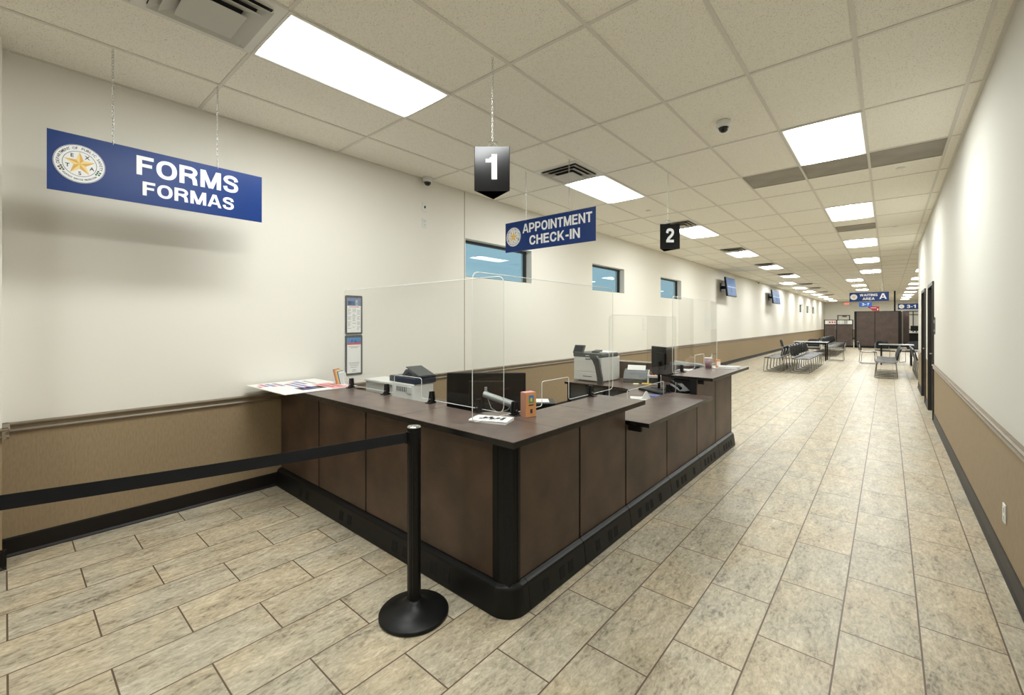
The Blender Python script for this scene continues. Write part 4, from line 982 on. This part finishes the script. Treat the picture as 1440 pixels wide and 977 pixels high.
# document scanner
t = thing('document_scanner', 'grey desktop document scanner with white paper tray on the inner desk', 'scanner', (1.78, 5.66, ZD), math.radians(14))
b = B(); b.poly([(-0.155, -0.10, 0.0), (-0.155, 0.09, 0.0), (-0.155, 0.10, 0.10), (-0.155, 0.04, 0.17), (-0.155, -0.05, 0.13), (-0.155, -0.10, 0.06)], (0.31, 0, 0)); obj('body', b, 'midgrey', t)
b = B(); b.poly([(0.156, -0.08, 0.0), (0.156, 0.10, 0.0), (0.156, 0.105, 0.11), (0.156, 0.05, 0.165), (0.156, -0.06, 0.10)], (0.014, 0, 0)); obj('side_cheek', b, 'offwhite', t)
b = B(); b.box(-0.150, 0.150, -0.112, -0.098, 0.045, 0.062); obj('silver_strip', b, 'silver', t)
b = B(); b.box(-0.12, 0.12, 0.02, 0.03, 0.15, 0.225, rot=Matrix.Rotation(math.radians(-32), 3, 'X')); obj('paper_tray', b, 'paper', t)
b = B(); b.box(-0.14, 0.14, -0.16, -0.09, 0.0, 0.018); obj('output_tray', b, 'charcoal', t)
# pen holder
t = thing('pen_holder', 'white desk organiser with orange pens beside the scanner', 'pen holder', (2.07, 5.58, ZD), math.radians(12))
b = B()
b.box(-0.085, -0.068, -0.03, 0.03, 0, 0.105); b.box(0.068, 0.085, -0.03, 0.03, 0, 0.105); b.box(-0.085, 0.085, -0.03, 0.03, 0.085, 0.115); b.box(-0.085, 0.085, -0.03, 0.03, 0, 0.006); obj('organiser_body', b, 'white', t)
b = B(); b.box(-0.066, 0.066, 0.0, 0.028, 0.006, 0.085); obj('dark_insert', b, 'charcoal', t)
for k, (x, lx, m_) in enumerate(((-0.02, -0.035, 'orangepen'), (0.0, 0.03, 'orangepen'), (0.02, 0.0, 'yellow'), (0.03, 0.05, 'orangepen'))):
    b = B(); b.cyl((x, 0.01, 0.11), (x+lx, 0.01, 0.165+0.01*k % 0.02), 0.004, seg=8); obj('pen', b, m_, t)
def sheet(name, label, cat, x, y, z, rz, w_, d_, mname, h_=0.002, marks=None):
    t = thing(name, label, cat, (x, y, z), rz)
    b = B(); b.box(-w_/2, w_/2, -d_/2, d_/2, 0, h_); obj('paper_sheet', b, mname, t)
    b = B(); rr = random.Random(int(x*100))
    for k in range(6): b.box(-w_*0.4, -w_*0.4+w_*0.7*rr.random()+0.01, -d_*0.4+k*d_*0.13, -d_*0.4+k*d_*0.13+0.006, h_, h_+0.0006)
    if marks: obj('printed_marks', b, marks, t)
    else: b.bm.free()
    return t
sheet('sticky_note_pad', 'pale yellow sticky notes lying left of the pen holder', 'sticky notes', 1.90, 5.40, ZD, 0.2, 0.07, 0.07, 'pale_yellow', 0.012)
sheet('sticky_note_pad', 'bright yellow pad lying in front of the pen holder', 'sticky notes', 2.00, 5.50, ZD, 0.3, 0.12, 0.08, 'yellow', 0.012)
sheet('loose_papers', 'white loose papers lying behind the lower middle worktop', 'papers', 2.42, 4.38, ZD, 0.5, 0.20, 0.22, 'paper', 0.012, 'greytext')
t = thing('tape_dispenser', 'small white plastic holder standing on the loose papers', 'desk item', (2.47, 4.40, ZD+0.0128), 0.7)
b = B(); b.poly([(-0.05, -0.012, 0), (0.05, -0.012, 0), (0.04, -0.012, 0.02), (0.012, -0.012, 0.075), (-0.002, -0.012, 0.075), (-0.03, -0.012, 0.02)], (0, 0.024, 0)); obj('holder_body', b, 'white', t)
sheet('magazine', 'blue and red printed booklet behind the lower middle worktop', 'booklet', 2.47, 4.70, ZD, 0.1, 0.22, 0.15, 'sky', 0.006, 'printred')
# keyboard and black clutter
t = thing('keyboard', 'black keyboard propped in front of the second monitor', 'keyboard', (2.34, 4.94, ZD), math.radians(-30))
b = B(); b.box(-0.215, 0.22, -0.07, 0.07, 0, 0.022, bevel=0.004); kb = obj('keyboard_body', b, 'black', t)
b = B()
for r_ in range(5):
    for c_ in range(15): b.box(-0.21+c_*0.028, -0.187+c_*0.028, -0.06+r_*0.024, -0.041+r_*0.024, 0.022, 0.027)
obj('keys', b, 'charcoal', kb)
t = thing('task_chair', 'black office chair with armrests inside the counter by the second monitor', 'chair', (2.36, 4.30, 0), math.radians(110))
b = B(); b.box(-0.23, 0.23, -0.23, 0.23, 0.43, 0.50, bevel=0.02); obj('seat', b, 'black_matte', t)
b = B(); b.box(-0.20, 0.20, 0.22, 0.26, 0.52, 0.66, bevel=0.02); obj('backrest', b, 'black_matte', t)
b = B(); b.cyl((0, 0, 0.1), (0, 0, 0.43), 0.025); obj('gas_column', b, 'black', t)
for k in range(5):
    a = 2*PI*k/5; b = B(); b.tube([(0, 0, 0.12), (0.22*math.cos(a), 0.22*math.sin(a), 0.07)], 0.018, 8); b.cyl((0.22*math.cos(a), 0.22*math.sin(a)-0.012, 0.03), (0.22*math.cos(a), 0.22*math.sin(a)+0.012, 0.03), 0.03, seg=14); obj('caster_leg', b, 'black', t)
t = thing('desk_phone', 'black desk phone with a coiled cord beside the second monitor', 'telephone', (2.58, 5.12, ZD), math.radians(60))
b = B(); b.poly([(-0.09, -0.09, 0), (-0.09, 0.09, 0), (-0.09, 0.09, 0.09), (-0.09, -0.09, 0.03)], (0.18, 0, 0)); obj('phone_base', b, 'black', t)
b = B(); b.tube([(-0.07, -0.08, 0.06), (-0.07, -0.04, 0.085), (-0.07, 0.05, 0.115), (-0.07, 0.09, 0.12)], 0.018, 10); obj('handset', b, 'black', t)
b = B(); b.tube([(-0.09+0.01*math.cos(q*0.9), -0.09-q*0.004, 0.03+0.01*math.sin(q*0.9)) for q in range(40)], 0.0025, 5); obj('coiled_cord', b, 'black', t)
# cup and papers at the far end
t = thing('cup', 'mauve cup with white rim on the far end worktop', 'cup', (2.70, 5.74, ZH))
b = B(); b.lathe([(0, 0), (0.036, 0), (0.045, 0.12), (0.042, 0.12), (0.034, 0.006), (0, 0.006)], 24); obj('cup_body', b, 'purple', t)
b = B(); b.lathe([(0.045, 0.118), (0.048, 0.122), (0.045, 0.127), (0.041, 0.122)], 24); obj('rim', b, 'white', t)
b = B(); b.cyl((0.01, 0, 0.02), (0.03, 0.01, 0.15), 0.004, seg=8); obj('straw', b, 'white', t)
t = thing('carton', 'small orange and white box beside the mauve cup', 'box', (2.79, 5.82, ZH), 0.5)
b = B(); b.box(-0.025, 0.025, -0.02, 0.02, 0, 0.10, bevel=0.002); obj('carton_body', b, 'orange', t); b = B(); b.box(-0.02, 0.02, -0.021, -0.0195, 0.03, 0.08); obj('printed_face', b, 'paper', t)
sheet('paper_sheets', 'white sheets lying on the far end worktop', 'papers', 2.86, 5.84, ZH, 0.4, 0.26, 0.18, 'paper', 0.006, 'greytext')
t = thing('rolled_papers', 'white rolled papers lying on the sheets at the far worktop', 'papers', (2.92, 5.80, ZH+0.0065), 0.5)
b = B(); b.cyl((-0.12, 0, 0.015), (0.12, 0, 0.015), 0.014, seg=14); obj('paper_roll', b, 'paper', t)
t = thing('notice_sheet', 'white and blue notice taped to the far end acrylic shield', 'notice', (2.603, 6.0, 1.45), -PI/2)
b = B(); b.box(-0.07, 0.07, 0.0, 0.001, 0, 0.20); obj('paper_sheet', b, 'paper', t)
b = B(); b.box(-0.05, 0.05, -0.001, 0, 0.12, 0.14); b.box(-0.05, 0.05, -0.001, 0, 0.04, 0.06); b.box(-0.04, 0.04, -0.001, 0, 0.08, 0.10); obj('printed_marks', b, 'bluetext', t)

# ------------------------------------------------------------------ waiting chairs
def make_chair(label, loc, rz, group):
    # faces local -Y; origin on the floor at the middle of the footprint
    t = thing('stacking_chair', label, 'chair', loc, rz, group)
    b = B(); n = 7
    prof = [(-0.235, 0.425), (-0.215, 0.450), (-0.12, 0.452), (0.0, 0.440), (0.12, 0.436), (0.20, 0.445), (0.225, 0.462)]
    for (ya, za), (yb, zb) in zip(prof, prof[1:]):
        b.poly([(-0.225, ya, za), (-0.225, yb, zb), (-0.225, yb, zb-0.014), (-0.225, ya, za-0.014)], (0.45, 0, 0))
    obj('seat', b, 'chairseat', t)
    b = B(); rows = 7; cols = 8; vv = []
    for r_ in range(rows):
        q = r_/(rows-1); z = 0.50+0.315*q; hw = 0.185+0.030*math.sin(PI*min(1, q*1.1)); yb = 0.235+0.075*q
        if q > 0.85: hw -= 0.02
        vv.append([(hw*(2*c_/(cols-1)-1), yb-0.035*(2*c_/(cols-1)-1)**2, z-0.02*(abs(2*c_/(cols-1)-1)**3)*(q > 0.8)) for c_ in range(cols)])
    F_ = [[b.bm.verts.new(p) for p in row] for row in vv]; K_ = [[b.bm.verts.new((p[0], p[1]+0.014, p[2])) for p in row] for row in vv]
    for r_ in range(rows-1):
        for c_ in range(cols-1):
            for S in (F_, K_):
                f = b.bm.faces.new((S[r_][c_], S[r_][c_+1], S[r_+1][c_+1], S[r_+1][c_])); f.smooth = True
    for r_ in range(rows-1):
        for c_ in (0, cols-1): b.bm.faces.new((F_[r_][c_], F_[r_+1][c_], K_[r_+1][c_], K_[r_][c_]))
    for c_ in range(cols-1):
        for r_ in (0, rows-1): b.bm.faces.new((F_[r_][c_], F_[r_][c_+1], K_[r_][c_+1], K_[r_][c_]))
    obj('backrest', b, 'chairseat', t)
    for s in (-1, 1):
        x = s*0.235
        b = B(); b.tube([(x*0.86, 0.285, 0.72), (x, 0.245, 0.50), (x, 0.20, 0.43), (x*1.03, 0.235, 0.03), (x*1.03, 0.225, 0.012), (x*1.03, -0.235, 0.012), (x*1.03, -0.25, 0.03), (x, -0.215, 0.40), (x, -0.19, 0.425), (x, 0.19, 0.425)], 0.0085, 8)
        obj('sled_leg', b, 'chair_steel', t)
    b = B(); b.tube([(-0.235, -0.10, 0.422), (0.235, -0.10, 0.422)], 0.008, 6); b.tube([(-0.235, 0.12, 0.422), (0.235, 0.12, 0.422)], 0.008, 6); obj('cross_bar', b, 'chair_steel', t)
    return t
CH = None
def chair(x, y, rz, label, group):
    global CH
    if CH is None: CH = make_chair(label, (x, y, 0), rz, group); return
    dup(CH, (x, y, 0), rz, label, group)
W_, E_ = -PI/2, PI/2               # local -Y turned to face -X / +X
for k in range(7): chair(1.70, 15.72+0.53*k, -PI/2, 'black stacking chair facing the left wall in the near block, %s from the camera' % ordn[k], 'near block row facing the left wall')
for k in range(7): chair(2.40, 15.80+0.53*k, PI/2, 'black stacking chair facing the open hall in the near block, %s from the camera' % ordn[k], 'near block row facing the hall')
for k in range(11): chair(1.72, 24.6+0.53*k, -PI/2, 'black stacking chair facing the left wall in the far block, %s from the camera' % ordn[k], 'far block row facing the left wall')
for k in range(11): chair(2.42, 24.2+0.53*k, PI/2, 'black stacking chair facing the open hall in the far block, %s from the camera' % ordn[k], 'far block row facing the hall')
for k in range(5): chair(4.37, 15.95+0.53*k, -PI/2, 'black stacking chair facing left in the right hand block, %s from the camera' % ordn[k], 'right block row facing left')
for k in range(5): chair(5.22, 16.2+0.53*k, PI/2, 'black stacking chair at the right wall corner facing away right, %s from camera' % ordn[k], 'right block row facing right')
def table(label, x, y, w_, d_):
    t = thing('waiting_table', label, 'table', (x, y, 0))
    b = B(); b.box(-w_/2, w_/2, -d_/2, d_/2, 0.715, 0.738, bevel=0.004); obj('tabletop', b, 'tabletop', t)
    b = B(); b.box(-w_/2+0.05, w_/2-0.05, -d_/2+0.05, d_/2-0.05, 0.66, 0.714); obj('apron', b, 'black', t)
    for sx in (-1, 1):
        for sy in (-1, 1):
            b = B(); b.cyl((sx*(w_/2-0.07), sy*(d_/2-0.07), 0), (sx*(w_/2-0.07), sy*(d_/2-0.07), 0.70), 0.024, seg=12); obj('leg', b, 'black', t)
table('grey-topped table with black legs between the two left chair blocks', 2.02, 21.55, 1.15, 0.76)
table('grey-topped table with black legs among the right hand chairs', 4.62, 21.0, 0.95, 0.76)
chair(1.22, 21.6, PI/2, 'black stacking chair at the left side of the left table', 'chairs around the left table')
chair(2.02, 22.25, 0.1, 'black stacking chair behind the left table, backrest away from the camera', 'chairs around the left table')
chair(2.85, 21.7, -PI/2, 'black stacking chair at the right side of the left table', 'chairs around the left table')
chair(3.84, 20.9, PI/2+0.15, 'black stacking chair at the left end of the right table', 'chairs around the right table')
chair(4.32, 22.2, 0.4, 'black stacking chair behind the right table, left one', 'chairs around the right table')
chair(5.05, 22.3, -0.4, 'black stacking chair behind the right table, right one', 'chairs around the right table')
chair(5.45, 21.0, -PI/2, 'black stacking chair at the right end of the right table', 'chairs around the right table')

# ------------------------------------------------------------------ far partitions
YP = 33.5
t = thing('cubicle_partition', 'low dark brown partition with a notice strip on top beside the left wall', 'partition', (0, YP, 0))
for x0, x1 in ((1.37, 1.98), (2.00, 2.78)):
    b = B(); b.box(x0+0.02, x1-0.02, 0, 0.05, 0.10, 1.38); obj('laminate_panel', b, 'cubicle', t)
b = B()
for x in (1.36, 1.97, 2.77): b.box(x, x+0.045, -0.01, 0.06, 0, 1.67)
b.box(1.36, 2.81, -0.005, 0.055, 0.0, 0.11); b.box(1.36, 2.81, -0.005, 0.055, 1.36, 1.40); b.box(1.36, 2.81, -0.005, 0.055, 1.64, 1.68); obj('black_frame', b, 'black', t)
b = B(); b.box(1.40, 2.78, 0.02, 0.026, 1.40, 1.64); obj('clear_strip', b, 'acrylic', t)
b = B()
for x0, x1, mi in ((1.44, 1.56, 0), (1.60, 1.72, 0), (1.74, 1.84, 0), (1.86, 1.95, 0), (2.06, 2.11, 0), (2.17, 2.25, 0), (2.30, 2.34, 0), (2.38, 2.41, 3), (2.43, 2.46, 3), (2.48, 2.51, 3), (2.55, 2.75, 0)):
    b.mi = mi; b.box(x0, x1, 0.012, 0.015, 1.41, 1.63)
for x0, x1 in ((1.62, 1.70), (1.755, 1.825), (1.875, 1.935)): b.mi = 1; b.box(x0, x1, 0.010, 0.012, 1.46, 1.58)
obj('notices', b, ['paper', 'printred', 'ink', 'greytext'], t)
t = thing('cubicle_partition', 'tall dark brown partition wall across the middle of the far hall', 'partition', (0, YP, 0))
for x0, x1 in ((2.97, 3.80), (3.83, 4.85)):
    b = B(); b.box(x0, x1, -0.01, 0.04, 0.12, 2.15); obj('laminate_panel', b, 'cubicle', t)
b = B()
for x0, x1 in ((2.86, 2.97), (3.80, 3.83), (4.85, 4.97)): b.box(x0, x1, -0.02, 0.06, 0, 2.18)
b.box(2.86, 4.97, -0.02, 0.06, 0, 0.12); b.box(2.86, 4.97, -0.02, 0.06, 2.15, 2.18); obj('black_frame', b, 'black', t)
b = B(); b.box(5.03, 5.06, 0.3, 0.35, 0, 2.1); obj('pale_post', b, 'cap', t)
b = B(); b.box(4.9, 4.94, 0.06, 2.2, 0.1, 2.15); b.box(5.06, 5.38, 2.2, 2.25, 0.1, 2.17); b.box(4.94, 5.10, 2.2, 2.25, 0.1, 2.17); obj('return_panel', b, 'cubicle', t)
b = B(); b.box(4.66, 4.74, YP-0.02, YP+0.06, 2.18, H); tag(obj('power_pole', b, 'black'), 'black ceiling power pole rising from the tall far partition', 'power pole')
# far workstation glimpsed at the right
t = thing('far_desk', 'pale desk beyond the tall partition at the far right', 'desk', (5.80, 36.5, 0))
b = B(); b.box(-0.45, 0.5, -0.3, 0.3, 0.86, 0.89); obj('desktop', b, 'white', t)
b = B(); b.box(-0.42, 0.48, -0.02, 0.02, 0.0, 0.86); obj('desk_panel', b, 'black', t)
t = thing('computer_monitor', 'dark computer monitor on the desk at the far right', 'monitor', (5.72, 36.5, 0.89))
b = B(); b.box(-0.26, 0.26, -0.02, 0.02, 0.10, 0.42, bevel=0.005); obj('back_casing', b, 'black', t)
b = B(); b.box(-0.02, 0.02, -0.015, 0.015, 0, 0.12); b.box(-0.09, 0.09, -0.08, 0.08, 0, 0.012); obj('stand', b, 'black', t)
